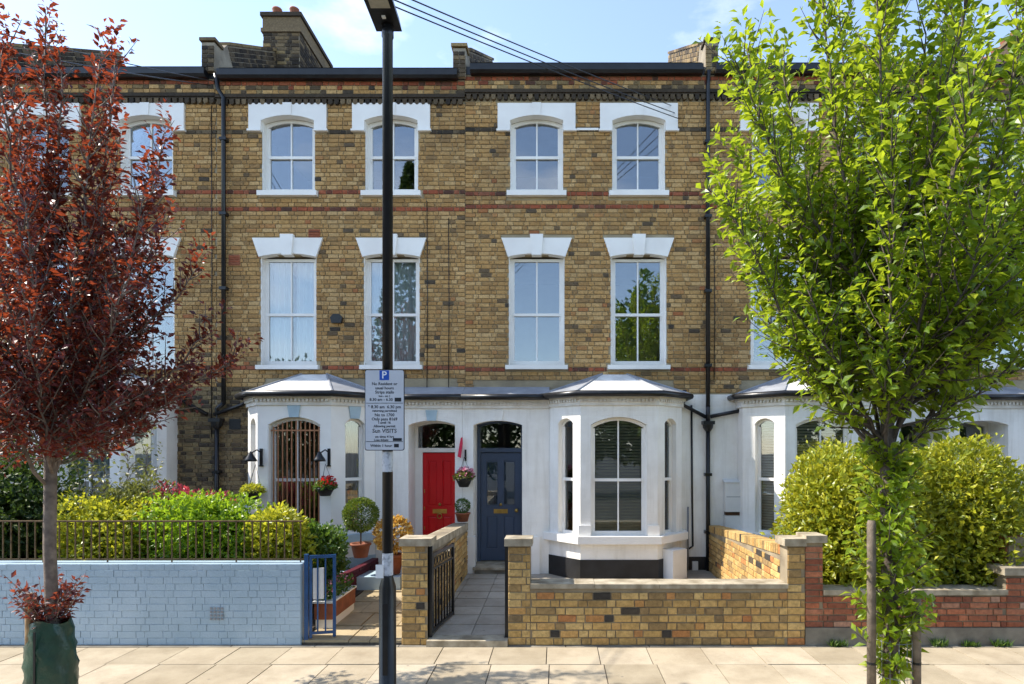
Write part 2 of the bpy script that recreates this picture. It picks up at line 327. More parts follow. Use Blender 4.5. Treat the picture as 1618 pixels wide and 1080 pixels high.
def place_bricks(rects, Mx, parent, matf, limit=300, depth=.014, jit=.002):
    """matf(rect)->material key. The ones that show largest become objects, the rest one joined part per material."""
    o = Mx.to_translation(); eye = Vector((0, 0, CH))
    def size(r):
        c = Mx @ Vector(((r[0] + r[1]) / 2, 0, (r[2] + r[3]) / 2)); return -(r[1] - r[0]) * (r[3] - r[2]) / (c - eye).length_squared
    rs = sorted(rects, key=size); one, rest = rs[:limit], rs[limit:]
    for r in one:
        me = R.choice(unit_brick(matf(r)))
        b = link("brick", me, parent)
        b.matrix_basis = Mx @ Matrix.Translation(((r[0] + r[1]) / 2, R.uniform(-.002, .003), (r[2] + r[3]) / 2)) @ Matrix.Rotation(R.uniform(-.006, .006), 4, 'Y') @ Matrix.Diagonal(((r[1] - r[0]) / .2, depth / .014, (r[3] - r[2]) / .066, 1))
        if parent.type == 'EMPTY': b.matrix_parent_inverse = Matrix.Translation(-Vector(parent.location))
    by = {}
    for r in rest: by.setdefault(matf(r), []).append(r)
    for m, lst in by.items():
        mb = MB()
        for r in lst:
            vs, fs = brick_geo(r[1] - r[0], r[3] - r[2], depth + R.uniform(-.003, .002), .005, jit)
            mb.M = Mx @ Matrix.Translation(((r[0] + r[1]) / 2, 0, (r[2] + r[3]) / 2)); mb.add(vs, fs)
        mb.build("bricks", m, parent, kind="stuff")

# ------------------------------------------------------------------ ground, road, pavement
YF, YP, YB, YW = 10.556, 10.256, 9.75, 6.88       # planes: upper brick front, porch front, bay front, garden-wall street face
g = MB().box(-300, 300, -300, 300, -.6, -.13).build("ground", 'asphalt', kind="structure")
rd = MB().box(-60, 60, -4.2, 3.72, -.128, -.12).build("road", 'asphalt', kind="structure")
pv = MB().box(-60, 60, 3.9, 6.9, -.126, -.012).build("pavement", 'grit', kind="structure")
kb = MB()
for i in range(-14, 14): kb.box(i * .92 + .004, i * .92 + .916, 3.722, 3.897, -.125, .002)
kb.build("kerb", 'concrete', kind="structure")
xj = [-7.6 + .575 * i + R.uniform(-.02, .02) for i in range(28)]
yj = [3.905, 4.52, 5.12, 5.70, 6.26, 6.80]
for r in range(5):
    off = .0 if r % 2 == 0 else R.uniform(-.05, .28)
    for a, b in zip(xj, xj[1:]):
        dz = R.uniform(-.003, .003); e = .005
        MB().prismz([(a + off + e, yj[r] + e), (b + off - e, yj[r] + e), (b + off - e, yj[r + 1] - e), (a + off + e, yj[r + 1] - e)], -.012, dz).build("paving_slab", 'slab', pv)
for i in range(16):
    a = -7.5 + i * .95; MB().box(a + .004, a + .944, 6.806, 6.876, -.012, R.uniform(-.003, .002)).build("edging_strip", 'concrete', pv)  # narrow strip along the wall base, darker than the slabs
# front gardens and paths
gc = MB().add([(-.5, 7.1, .06), (2.66, 7.1, .06), (2.66, 10.6, .12), (-.5, 10.6, .12), (-.5, 7.1, -.1), (2.66, 7.1, -.1), (2.66, 10.6, -.1), (-.5, 10.6, -.1)], [(0, 1, 2, 3), (4, 7, 6, 5), (0, 4, 5, 1), (1, 5, 6, 2), (2, 6, 7, 3), (3, 7, 4, 0)]).build("paved_yard", 'path_tile', kind="structure")
MB().box(-14, -2.95, 7.1, 10.56, -.12, .08).build("garden_soil", 'earth', kind="structure")
MB().box(2.84, 12, 7.1, 10.56, -.12, .09).build("side_garden_soil", 'earth', kind="structure")
pc = MB().box(-1.53, -.504, 6.9, 10.25, -.12, .045).build("door_path", 'grit', kind="structure")
MB().box(-1.478, -.56, 6.80, 7.02, -.01, .07).build("stone_threshold", 'stone', pc)
for r in range(8):
    y0 = 7.025 + r * .4; z = .072 + .007 * r
    for a, b in ((-1.525, -1.445), (-1.445, -1.005), (-1.005, -.565), (-.565, -.51)):
        MB().box(a + .004, b - .004, y0 + .004, y0 + .396, .03, z + R.uniform(-.002, .002)).build("path_tile", 'path_tile', pc)
pb = MB().box(-2.95, -1.775, 6.9, 10.25, -.12, .02).build("side_path", 'grit', kind="structure")
for r in range(6):
    y0 = 6.9 + r * .55; xs = [-2.945, -2.55 + R.uniform(-.2, .2), -2.1 + R.uniform(-.15, .15), -1.78]
    for a, b in zip(xs, xs[1:]): MB().box(a + .006, b - .006, y0 + .006, y0 + .545, .0, .045 + .01 * r + R.uniform(-.006, .006)).build("path_slab", 'path_old', pb)

# ------------------------------------------------------------------ houses
def window_part(root, Mx, x0, x1, z0, zs, rise, rec=.10, sill=None, bars=1, rail=.5, fw=.065, gl='glass', lintel=None, name="window", dark=False, wm='white'):
    """sash window in an opening (local coords of the wall): frame mesh > panes, sill, lintel, keystone"""
    mb = MB(Mx); y0, y1 = rec, rec + .07
    e = .004
    top = arc(x0 + e, x1 - e, zs - e, rise); inn = arc(x0 + fw, x1 - fw, zs - fw * .8, rise * .9)
    # painted reveal lining
    for s in (0, 1):
        xa = x0 + .001 if s == 0 else x1 - .013
        mb.box(xa, xa + .012, .004, rec, z0 + .002, zs)
    mb.box(x0 + e, x0 + fw, y0, y1, z0, zs - fw * .8); mb.box(x1 - fw, x1 - e, y0, y1, z0, zs - fw * .8)
    mb.prism([(x0 + e, zs - fw * .8)] + inn + [(x1 - e, zs - fw * .8)] + top[::-1], y0, y1)
    mb.box(x0 + fw, x1 - fw, y0, y1, z0, z0 + fw * 1.2)
    zm = z0 + (zs + rise * .6 - z0) * rail
    mb.box(x0 + fw, x1 - fw, y0 - .005, y1 - .003, zm - .024, zm + .024)
    if fw < .06 or True:
        for s in (0, 1):       # sash horns and inner sash stiles (upper sash stands proud)
            xa = x0 + fw if s == 0 else x1 - fw - .028
            mb.box(xa, xa + .028, y0 + .012, y1 - .006, z0 + fw * 1.2, zs - fw * .8 + (0 if rise < .03 else -.01))
            mb.box(xa + .004, xa + .024, y0 - .001, y0 + .011, zm - .085, zm - .025)
    ix0, ix1 = x0 + fw + .028, x1 - fw - .028
    cols = [ix0 + (ix1 - ix0) * k / (bars + 1) for k in range(bars + 2)]
    for c in cols[1:-1]:
        mb.box(c - .012, c + .012, y0 + .014, y1 - .008, z0 + fw * 1.2, zm - .024)
        mb.box(c - .012, c + .012, y0 + .010, y1 - .012, zm + .024, arcz(c, x0 + fw, x1 - fw, zs - fw * .8, rise * .9))
    wn = mb.build(name, wm, root)
    for i in range(bars + 1):
        a, b = cols[i] + (.012 if i else 0), cols[i + 1] - (.012 if i < bars else 0)
        MB(Mx).box(a, b, y0 + .034, y0 + .04, z0 + fw * 1.2, zm - .024).build("pane", gl, wn)
        tp = [(a + (b - a) * k / 6, arcz(a + (b - a) * k / 6, x0 + fw, x1 - fw, zs - fw * .8, rise * .9)) for k in range(7)]
        MB(Mx).prism([(a, zm + .024), (b, zm + .024)] + tp[::-1], y0 + .028, y0 + .034).build("pane", gl, wn)
    if sill:
        sw, sh, sp = sill
        MB(Mx).prismx([(-sp, z0 - sh), (rec + .06, z0 - sh), (rec + .06, z0 + .002), (-sp, z0 - .014)], x0 - sw, x1 + sw).build("sill", wm, wn)
    if lintel: lintel(Mx, wn)
    return wn
def lintel_top(x0, x1, zs, rise, zb, zt, ext):
    def f(Mx, wn):
        poly = [(x0 - ext, zb), (x0, zb)] + arc(x0, x1, zs, rise) + [(x1, zb), (x1 + ext, zb), (x1 + ext, zt), (x0 - ext, zt)]
        MB(Mx).prism(poly, -.055, .1).build("lintel", 'white', wn)
        MB(Mx).box(x0 - ext - .02, x0 - .002, -.075, .0, zb - .035, zb - .001).build("lintel_stop", 'white', wn)
        MB(Mx).box(x1 + .002, x1 + ext + .02, -.075, .0, zb - .035, zb - .001).build("lintel_stop", 'white', wn)
        xc = (x0 + x1) / 2
        MB(Mx).prism([(xc - .065, zs + rise - .005), (xc + .065, zs + rise - .005), (xc + .08, zt + .004), (xc - .08, zt + .004)], -.068, .05).build("keystone", 'white', wn)
    return f
def lintel_mid(x0, x1, zb, zt, e):
    def f(Mx, wn):
        xc = (x0 + x1) / 2
        MB(Mx).prism([(x0 - .01, zb - .01)] + arc(x0 + .02, x1 - .02, zb, .05) + [(x1 + .01, zb - .01), (x1 + e, zt), (x0 - e, zt)], -.06, .1).build("lintel", 'white', wn)
        MB(Mx).prism([(xc - .085, zb + .015), (xc + .085, zb + .015), (xc + .115, zt + .055), (xc - .115, zt + .055)], -.095, .05).build("keystone", 'white', wn)
    return f
def curtain(root, Mx, x0, x1, z0, z1, y, mat, name="curtain", amp=.025, wl=.11):
    n = max(int((x1 - x0) / .012), 6); mb = MB(Mx); vs = []; ph = R.uniform(0, 6)
    for i in range(n + 1):
        x = x0 + (x1 - x0) * i / n; o = amp * math.sin(x / wl * 2 * PI + ph + .8 * math.sin(x * 9)) 
        vs += [(x, y + o * .8, z0), (x, y + o, z1), (x, y + o * .8 + .004, z0), (x, y + o + .004, z1)]
    fs = []
    for i in range(n): k = 4 * i; fs += [(k, k + 4, k + 5, k + 1), (k + 2, k + 3, k + 7, k + 6)]
    mb.add(vs, fs); return mb.build(name, mat, root, True)
def blind(root, Mx, x0, x1, z0, z1, y, mat, pitch=.05):
    mb = MB(Mx); z = z0
    while z < z1:
        mb.prismx([(y, z), (y + .003, z), (y + .033, z + pitch * .72), (y + .03, z + pitch * .72)], x0, x1); z += pitch
    mb.box(x0, x1, y, y + .04, z1, z1 + .04)
    return mb.build("blind", mat, root)
F0 = frame(0, YF, 0)
def gz(h): return h
def front_door(root, x0, x1, z0, zd, zs, rise, y, mat, glazed, leftgap):
    """door with frame, transom and fanlight in the recess whose back plane is y (world)"""
    Mx = frame(0, y, 0); fr = MB(Mx); fm = 'white' if mat == 'red_door' else mat
    fr.box(x0, x0 + leftgap, 0, .09, z0, zd + .01); fr.box(x1 - .05, x1, 0, .09, z0, zd + .01)
    fr.box(x0, x1, -.012, .09, zd + .01, zd + .085)
    fr.box(x0, x0 + .05, 0, .08, zd + .085, zs); fr.box(x1 - .05, x1, 0, .08, zd + .085, zs)
    fr.prism([(x0, zs)] + arc(x0 + .04, x1 - .04, zs, rise * .9) + [(x1, zs), (x1, zs + rise + .1), (x0, zs + rise + .1)], 0, .08)
    dr = fr.build("door_frame", fm, root)
    tp = arc(x0 + .05, x1 - .05, zs, rise * .9)
    MB(Mx).prism([(x0 + .05, zd + .085), (x1 - .05, zd + .085)] + tp[::-1], .04, .046).build("fanlight", 'glass_lo', dr)
    a, b = x0 + leftgap + .004, x1 - .054; w_ = b - a; d = MB(Mx)
    # leaf with recessed panels: stiles and rails stand proud of the panels
    st = .10 * w_ / .7; mid = (a + b) / 2; zl = z0 + .80; zk = z0 + .98
    d.box(a, b, .045, .075, z0 + .012, zd)
    for p, q in ((a, a + st), (b - st, b), (mid - st / 2, mid + st / 2)): d.box(p, q, .025, .045, z0 + .012, zd)
    for p, q in ((z0 + .012, z0 + .22), (zl, zk), (zd - .14, zd)):
        d.box(a + st, mid - st / 2, .027, .045, p, q); d.box(mid + st / 2, b - st, .027, .045, p, q)
    door = d.build("door", mat, root)
    for p, q in ((a + st, mid - st / 2), (mid + st / 2, b - st)):
        pn = MB(Mx); e = .03
        pn.add([(p + e, .036, z0 + .25), (q - e, .036, z0 + .25), (q - e, .036, zl - .03), (p + e, .036, zl - .03), (p + .012, .046, z0 + .232), (q - .012, .046, z0 + .232), (q - .012, .046, zl - .012), (p + .012, .046, zl - .012)],
               [(0, 1, 2, 3), (4, 5, 1, 0), (5, 6, 2, 1), (6, 7, 3, 2), (7, 4, 0, 3)])
        pn.build("door_panel", mat, door)
        if glazed:
            MB(Mx).box(p + .012, q - .012, .036, .043, zk + .03, zd - .17).build("glass_panel", 'glass_lo', door)
        else:
            MB(Mx).add([(p + e, .036, zk + .04), (q - e, .036, zk + .04), (q - e, .036, zd - .17), (p + e, .036, zd - .17), (p + .012, .046, zk + .02), (q - .012, .046, zk + .02), (q - .012, .046, zd - .152), (p + .012, .046, zd - .152)],
               [(0, 1, 2, 3), (4, 5, 1, 0), (5, 6, 2, 1), (6, 7, 3, 2), (7, 4, 0, 3)]).build("door_panel", mat, door)
    lz = z0 + .89
    MB(Mx).box(mid - .125, mid + .125, .012, .025, lz - .038, lz + .038).build("letter_plate", 'brass', door)
    if glazed:
        MB(Mx @ Matrix.Translation((b - .07, 0, lz + .02)) @ Matrix.Rotation(PI / 2, 4, 'X')).lathe((0, 0, 0), [(.018, -.026), (.014, .02), (.034, .035), (.036, .055), (.02, .072)]).build("door_knob", 'brass', door, True)
        MB(Mx @ Matrix.Translation((mid, 0, lz + .12)) @ Matrix.Rotation(PI / 2, 4, 'X')).lathe((0, 0, 0), [(.026, -.026), (.026, -.01), (.014, .0)]).build("door_viewer", 'brass', door, True)
    else:
        k = MB(Mx); k.tube([(mid + .04 * math.cos(t), .0, lz - .085 + .045 * math.sin(t)) for t in [2 * PI * i / 14 for i in range(15)]], .009, 6)
        k.box(mid - .02, mid + .02, -.005, .025, lz - .055, lz - .03); k.build("door_knocker", 'brass', door, True)
        MB(Mx @ Matrix.Translation((mid, 0, lz + .12)) @ Matrix.Rotation(PI / 2, 4, 'X')).lathe((0, 0, 0), [(.03, -.026), (.026, -.005), (.012, .004)]).build("door_viewer", 'brass', door, True)
        for dz in (.36, -.3, .05): MB(Mx).box(a + .02, a + .035, .012, .025, lz + dz - .03, lz + dz + .03).build("lock", 'brass', door)
    return door
def dentils(mb, Mx, x0, x1, z, pitch=.062, w_=.036, h=.045, d=.03):
    x = x0 + .02
    sv = mb.M; mb.M = Mx
    while x + w_ < x1: mb.box(x, x + w_, -d, 0, z, z + h); x += pitch
    mb.M = sv
WX = {'A': (-9.03, -7.2), 'B': (-4.711, -2.9), 'C': (-.356, 1.433), 'D': (3.89, 5.69), 'E': (7.87, 9.67)}
HX = {'A': (-10.2, -5.967), 'B': (-5.967, -1.61), 'C': (-1.61, 2.633), 'D': (2.633, 6.78), 'E': (6.78, 11.0)}
# bay front x0,x1, outer ends at porch plane (left,right), side that runs straight back to the brick front
BAY = {'A': (-8.27, -7.078, -8.8, -6.66, 1), 'B': (-4.856, -3.665, -5.27, -3.1, -1), 'C': (.38, 1.632, -.13, 2.13, 1), 'D': (3.70, 4.95, 3.17, 5.49, -1), 'E': (8.6, 9.85, 8.05, 10.4, 1)}
DOOR = {'A': (-9.85, -9.05), 'B': (-2.533, -1.739), 'C': (-1.427, -.594), 'D': (5.86, 6.69), 'E': (6.87, 7.70)}
LAB = {'A': "yellow brick terraced house behind the red-leaved tree at far left",
       'B': "yellow brick terraced house with the red front door and net-curtained windows",
       'C': "yellow brick terraced house with the slate-blue front door and white bay",
       'D': "yellow brick terraced house behind the green tree and golden hedge",
       'E': "terraced house at the far right edge, mostly hidden by the green tree"}
TOPZ = {'A': fz(127), 'B': fz(129), 'C': fz(121), 'D': fz(121), 'E': fz(124)}
def house(k):
    xl, xr = HX[k]; root = thing("terraced_house", LAB[k], "house", ((xl + xr) / 2, YF, .1), "terraced houses in the row")
    zt = TOPZ[k]; bx0, bx1, be0, be1, side = BAY[k]
    opens = []; W2, W1 = [], []
    for xc in WX[k]:
        if k == 'E' and xc > 9: pass
        W2.append((xc - .465, xc + .465, fz(302), fz(192)))
        W1.append((xc - .49, xc + .49, fz(576), fz(406)))
    opens = [(a, b, c, d + .09) for a, b, c, d in W2] + [(a, b, c, d + .04) for a, b, c, d in W1]
    opens.append((bx0 + .1, bx1 - .1, .3, 2.9)); d0, d1 = DOOR[k]; opens.append((d0 - .02, d1 + .02, .1, 2.95))
    mb = MB(F0); wall_boxes(mb, xl + .0015, xr - .0015, 0, zt, opens, .004, .3)
    wall = mb.build("brick_wall", 'mortar', root)
    # bricks
    def excl(za, zb):
        ex = []
        for a, b, c, d in W2:
            if zb > c - .1 and za < c: ex.append((a - .07, b + .07))
            if zb > c and za < d: ex.append((a, b))
            if zb > fz(207) and za < fz(165): ex.append((a - .215, b + .215))
        for a, b, c, d in W1:
            if zb > c - .09 and za < c: ex.append((a - .07, b + .07))
            if zb > c and za < d: ex.append((a, b))
            if zb > d and za < fz(376):
                t = ((za + zb) / 2 - d) / (fz(376) - d); ex.append((a - .01 - .12 * t, b + .01 + .12 * t))
        if za < 3.42:     # white ground floor, porch and bay roofs cover the brick
            zc = (za + zb) / 2
            lo, hi = (be0, xr) if side < 0 else (xl, be1)
            if k == 'C': hi = xr
            if k == 'D': lo = xl
            if zc < fz(622): ex.append((lo, hi))
            else: ex.append((lo + .15, hi - .15) if k not in 'CD' else (lo + .15, hi - .6) if k == 'C' else (lo + .6, hi))
        return ex
    z0 = 1.0 if k in 'AB' else 3.0
    rects = lay(xl + .006, xr - .006, z0, zt - .40, .0752, .172, .088, .0115, excl)
    bands = [fz(305), fz(328), fz(581)]
    def mf(r):
        zc = (r[2] + r[3]) / 2
        if any(abs(zc - b) < .038 for b in bands): return 'brick_band'
        if abs(zc - fz(207)) < .034: return 'brick_dark'
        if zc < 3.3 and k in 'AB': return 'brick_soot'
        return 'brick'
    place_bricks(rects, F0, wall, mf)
    # frieze above the cornice: a red and a yellow course, a little proud
    fr = lay(xl + .006, xr - .006, zt - .245, zt, .0752, .172, .088, .0115)
    place_bricks(fr, frame(0, YF - .05, 0), wall, lambda r: 'brick_band' if r[4] == 2 or (r[4] == 1 and R.random() < .12) else ('brick_soot' if R.random() < .4 else 'brick'), 0)
    MB(F0).box(xl + .002, xr - .002, -.048, .003, zt - .25, zt + .03).build("frieze_bed", 'mortar', wall)
    # corbelled cornice with a row of rounded dentil bricks
    c = MB(F0)
    c.box(xl + .002, xr - .002, -.075, .003, zt - .31, zt - .252); c.box(xl + .002, xr - .002, -.055, .003, zt - .335, zt - .311)
    x = xl + .03
    while x < xr - .06:
        c.prism([(x, zt - .40), (x + .022, zt - .425), (x + .052, zt - .425), (x + .074, zt - .40), (x + .074, zt - .336), (x, zt - .336)], -.06 + R.uniform(-.006, .004), .003); x += .108
    c.build("cornice", 'brick_dark', root)
    # eaves gutter, roof, party walls, floors
    gy = YF - .13
    MB().prismx([(gy - .09, zt + .10), (gy - .085, zt + .0), (gy - .03, zt - .03), (gy + .06, zt - .025), (gy + .068, zt + .10)], xl + .11, xr - .11).build("eaves_gutter", 'iron', root)
    fb = MB().box(xl + .003, xr - .003, YF - .06, YF + .3, zt + .001, zt + .14); fb.build("fascia", 'iron', root)
    MB().prismx([(YF - .17, zt + .145), (YF + 4.3, zt + 2.55), (YF + 8.6, zt + .145), (YF + 8.6, zt + .06), (YF + 4.3, zt + 2.46), (YF - .05, zt + .145)], xl + .12, xr - .12).build("roof", 'slate', root)
    sh = MB(); sh.box(xl + .002, xl + .12, YF + .3, YF + 8.6, 0, zt); sh.box(xr - .12, xr - .002, YF + .3, YF + 8.6, 0, zt); sh.box(xl + .12, xr - .12, YF + 8.4, YF + 8.6, 0, zt)
    for z in (.05, 3.25, 6.1, zt - .15): sh.box(xl + .12, xr - .12, YF + .305, YF + 8.4, z, z + .14)
    sh.box(xl + .12, xr - .12, YF + 3.6, YF + 3.7, .19, zt); sh.build("inner_walls", 'plaster', root)
    # upper windows
    for i, (a, b, cc, d) in enumerate(W2):
        window_part(root, F0, a, b, cc, d, .09, .10, (.055, .10, .09), lintel=lintel_top(a, b, d, .09, fz(206), fz(165), .215))
    for i, (a, b, cc, d) in enumerate(W1):
        window_part(root, F0, a, b, cc, d, .0, .10, (.055, .085, .09), rail=.475, lintel=lintel_mid(a, b, d, fz(377), .125))
        if k == 'B':
            if i == 0: curtain(root, F0, a + .03, a + .46, cc, d, .235, 'net'); curtain(root, F0, a + .52, b - .03, cc, d, .235, 'net')
            else: curtain(root, F0, a + .03, b - .03, cc, d, .235, 'net')
        if k == 'D': blind(root, F0, a + .04, b - .04, cc + .02, d - .02, .24, 'blind_tan', .06)
        if k == 'A': curtain(root, F0, a + .03, a + .5, cc, d, .3, 'greycurt')
    if k == 'C': MB(F0).box(W2[0][1] + .24, W2[1][0] - .24, -.03, .003, fz(206.5), fz(203)).build("string_course", 'white', root)
    # ---- ground floor: bay
    zb0, zb1 = .1, fz(638) - .02
    TH = .24; wz0, wzs = fz(838) + .03, fz(671)
    fz97 = lambda py: CH - (py - VY) / 97.4
    zsill = fz97(846); zspr = fz97(671)
    bay = MB()
    ang = math.atan2(YP - YB, bx0 - be0)
    segs = [(frame(bx0, YB, 0), bx1 - bx0, .165, 1, .13)]
    ll = math.hypot(bx0 - be0, YP - YB); lr = math.hypot(be1 - bx1, YP - YB)
    a_l = -math.atan2(YP - YB, bx0 - be0); a_r = math.atan2(YP - YB, be1 - bx1)
    FL, FR = frame(be0, YP, a_l), frame(bx1, YB, a_r)
    zc1 = fz97(640)
    winmat = 'white'
    # front panel
    m0 = frame(0, YB, 0); o = (bx0 + .165, bx1 - .165, zsill, zspr)
    bay.M = m0; arch_panel(bay, bx0, bx1, .13, zc1, o, .13, 0, TH)
    so_w = .36 if min(ll, lr) > .6 else .30
    def side(Mf, ln):
        a = (ln - so_w) / 2 + .02; oo = (a, a + so_w, zsill, zspr + .02); bay.M = Mf; arch_panel(bay, .0, ln, .13, zc1, oo, .1, .0015, .2); return oo
    ol = side(FL, ll); orr = side(FR, lr)
    # straight returns to the brick front
    bay.M = Matrix.Identity(4)
    if side_ret(k) >= 0: bay.box(be1 - .2, be1, YP + .002, YF + .003, .13, zc1)
    if side_ret(k) <= 0: bay.box(be0, be0 + .2, YP + .002, YF + .003, .13, zc1)
    by = bay.build("bay", 'white_wall' if k != 'B' else 'white', root)
    # plinth, ledge, cornice as outlines round the bay
    def ring(off, z0, z1, mat, nm, back=YF - .002, p=None):
        t = off; y0 = YB - t
        e0, e1 = be0 - t, be1 + t
        poly = [(e0, back), (e0, YP - t * .4), (bx0 - t * .45, y0), (bx1 + t * .45, y0), (e1, YP - t * .4), (e1, back)]
        inner = [(be1 - .19, back), (be1 - .19, YP + .1), (bx1 - .1, YB + .19), (bx0 + .1, YB + .19), (be0 + .19, YP + .1), (be0 + .19, back)]
        mb = MB(); n = 6
        vs = [(x, y, z0) for x, y in poly] + [(x, y, z1) for x, y in poly] + [(x, y, z0) for x, y in inner[::-1]] + [(x, y, z1) for x, y in inner[::-1]]
        fs = []
        for i in range(5): fs += [(i, i + 1, i + 7, i + 6), (i + 6, i + 7, i + 19, i + 18), (i + 1, i, i + 12, i + 13), (i + 13, i + 12, i + 18, i + 19)]
        fs += [(0, 6, 18, 12), (5, 17, 23, 11)]
        mb.add(vs, fs); return mb.build(nm, mat, p or by)
    ring(.012, .09, fz97(884), 'blackpaint' if k in 'CD' else 'paleblue', "plinth")
    ring(.10, zsill - .125, zsill - .004, 'white' if k != 'B' else 'paleblue', "ledge")
    ring(.03, zc1 + .001, zc1 + .06, 'cream', "cornice_bed"); cr = ring(.065, zc1 + .105, zc1 + .16, 'cream', "cornice"); ring(.03, zc1 + .0605, zc1 + .1045, 'cream', "cornice_core")
    de = MB()
    dentils(de, frame(0, YB - .031, 0), bx0 - .02, bx1 + .02, zc1 + .058); dentils(de, frame(be0, YP, a_l) @ Matrix.Translation((0, -.031, 0)), 0, ll, zc1 + .058); dentils(de, FR @ Matrix.Translation((0, -.031, 0)), 0, lr, zc1 + .058)
    de.build("dentils", 'cream', by)
    # corner pilaster bases
    for xx in (bx0, bx1):
        s_ = 1 if xx == bx0 else -1
        MB().box(min(xx - .03 * s_, xx + .165 * s_), max(xx - .03 * s_, xx + .165 * s_), YB - .03, YB + .004, zsill - .003, zsill + .17).build("pilaster_base", 'white', by)
    # roof and gutter of the bay
    zr0, zr1 = zc1 + .215, fz(591)
    t = .14
    ea = [(be0 - t, YF), (be0 - t, YP - .06), (bx0 - .07, YB - t), (bx1 + .07, YB - t), (be1 + t, YP - .06), (be1 + t, YF)]
    ta, tb = (bx0 + bx1) / 2 - .22, (bx0 + bx1) / 2 + .22
    topv = [(ta, YF - .004, zr1), (tb, YF - .004, zr1)]
    rf = MB(); vs = [(x, y, zr0) for x, y in ea] + topv
    rf.add(vs, [(2, 3, 7, 6)]); rf.add([(x, y, zr0 - .02) for x, y in ea], [(5, 4, 3, 2, 1, 0)])
    front = rf.build("bay_roof", 'felt' if k in 'BCD' else 'lead', root)
    rs = MB().add(vs, [(1, 2, 6), (0, 1, 6), (3, 4, 7), (4, 5, 7)]); rs.build("roof_side", 'lead', front)
    rh = MB()
    for p_, q_ in ((2, 6), (3, 7), (1, 6), (4, 7)): rh.tube([vs[p_], vs[q_]], .022, 6)
    rh.build("roof_hip", 'lead', front)
    gt = MB(); gpts = [(x, y - .02, zr0 - .035) for x, y in ea[(0 if side_ret(k) <= 0 else 1):(5 if side_ret(k) <= 0 else 6)]]
    gt.tube(gpts, .05, 8); MBx = gt.build("bay_gutter", 'iron', root, True)
    # bay windows
    wf = window_part(root, m0, o[0], o[1], o[2], o[3], .13, .11, None, gl='glass_lo' if k != 'C' else 'glass_lo', rail=.48, fw=.05)
    for Mf, oo in ((FL, ol), (FR, orr)):
        window_part(root, Mf, oo[0], oo[1], oo[2], oo[3], .1, .09, None, bars=0, gl='glass_lo', rail=.48, fw=.035)
    if k in 'CD':
        bm_ = 'blind_olive' if k == 'C' else 'blind_tan'
        blind(root, m0, o[0] + .04, o[1] - .04, o[2] + .02, o[3] + .06, .19, bm_, .05)
        blind(root, FL, ol[0] + .01, ol[1] - .01, ol[2], ol[3] + .05, .19, bm_, .045); blind(root, FR, orr[0] + .01, orr[1] - .01, orr[2], orr[3] + .05, .19, bm_, .045)
    elif k == 'B':
        curtain(root, FR, orr[0] - .02, orr[1] + .02, orr[2], orr[3] + .1, .19, 'taupe', wl=.08)
        gr = MB(m0)
        for i in range(11):
            x = o[0] + .06 + (o[1] - o[0] - .12) * i / 10
            gr.box(x - .009, x + .009, .07, .085, o[2] + .03, arcz(x, o[0], o[1], o[3], .13) - .06)
        gr.box(o[0] + .02, o[1] - .02, 0.066, .08, o[2] + .05, o[2] + .08); gr.box(o[0] + .02, o[1] - .02, 0.066, .08, o[3] - .1, o[3] - .075)
        gr.build("window_grille", 'grille', root)
        MB(m0).box(o[0], o[1], 1.1, 1.14, .3, 2.9).build("room_screen", 'wood', root)
        for xk, Mk, zz in (((bx0 + bx1) / 2, m0, zspr + .13), (lr / 2 + .02, FR, zspr + .12)):
            MB(Mk).prism([(xk - .075, zz - .005), (xk + .075, zz - .005), (xk + .105, zc1 - .002), (xk - .105, zc1 - .002)], -.022, .003).build("keystone", 'paleblue', by)
    elif k == 'A':
        curtain(root, m0, o[0], o[1], o[2], o[3] + .12, .22, 'greycurt'); curtain(root, FR, orr[0] - .02, orr[1] + .02, orr[2], orr[3] + .1, .19, 'greycurt'); 
    # ---- porch wall between bay and party line, with door recess
    p0, p1 = (be1 + .0015, xr - .0015) if side_ret(k) < 0 else (xl + .0015, be0 - .0015)
    zs_, rise = CH - (671 - VY) / 92.6, .075
    pw = MB(frame(0, YP, 0)); zp1 = zc1 - .02
    arch_panel(pw, p0, p1, .05, zp1, (d0, d1, .05, zs_), rise, 0, .2)
    # recess cheeks, ceiling
    pw.M = Matrix.Identity(4)
    pw.box(d0 - .12, d0, YP + .2, 10.86, .05, zp1); pw.box(d1, d1 + .12, YP + .2, 10.86, .05, zp1)
    pw.box(d0, d1, YP + .2, 10.86, zs_ + rise + .06, zp1)
    if p0 < d0 - .12: pw.box(p0, d0 - .12, YP + .2, YF + .003, zp1 - .15, zp1)
    if p1 > d1 + .12: pw.box(d1 + .12, p1, YP + .2, YF + .003, zp1 - .15, zp1)
    po = pw.build("porch_wall", 'white_wall', root)
    for xx, s_ in ((d0, -1), (d1, 1)):
        lo, hi = (p0, d0) if s_ < 0 else (d1, p1)
        if hi - lo > .05: MB().box(max(lo, xx - .28) if s_ < 0 else lo - .03, hi + .03 if s_ < 0 else min(hi, xx + .3), YP - .035, YP + .12, .06, CH - (848 - VY) / 93).build("pilaster_base", 'white', po)
    cs = MB(frame(0, YP, 0)); cs.box(p0, p1, -.03, .2, zp1 + .001, zp1 + .06); cs.box(p0, p1, -.03, .2, zp1 + .0605, zp1 + .1045); cs.box(p0, p1, -.065, .2, zp1 + .105, zp1 + .16)
    dentils(cs, frame(0, YP - .031, 0), p0, p1, zp1 + .058); cs.build("porch_cornice", 'cream', po)
    MB().prismx([(YP - .15, zp1 + .215), (YF - .003, zp1 + .40), (YF - .003, zp1 + .165), (YP - .12, zp1 + .165)], p0, p1).build("porch_roof", 'lead', root)
    MB().tube([(p0, YP - .15, zp1 + .185), (p1, YP - .15, zp1 + .185)], .05, 8).build("porch_gutter", 'iron', root, True)
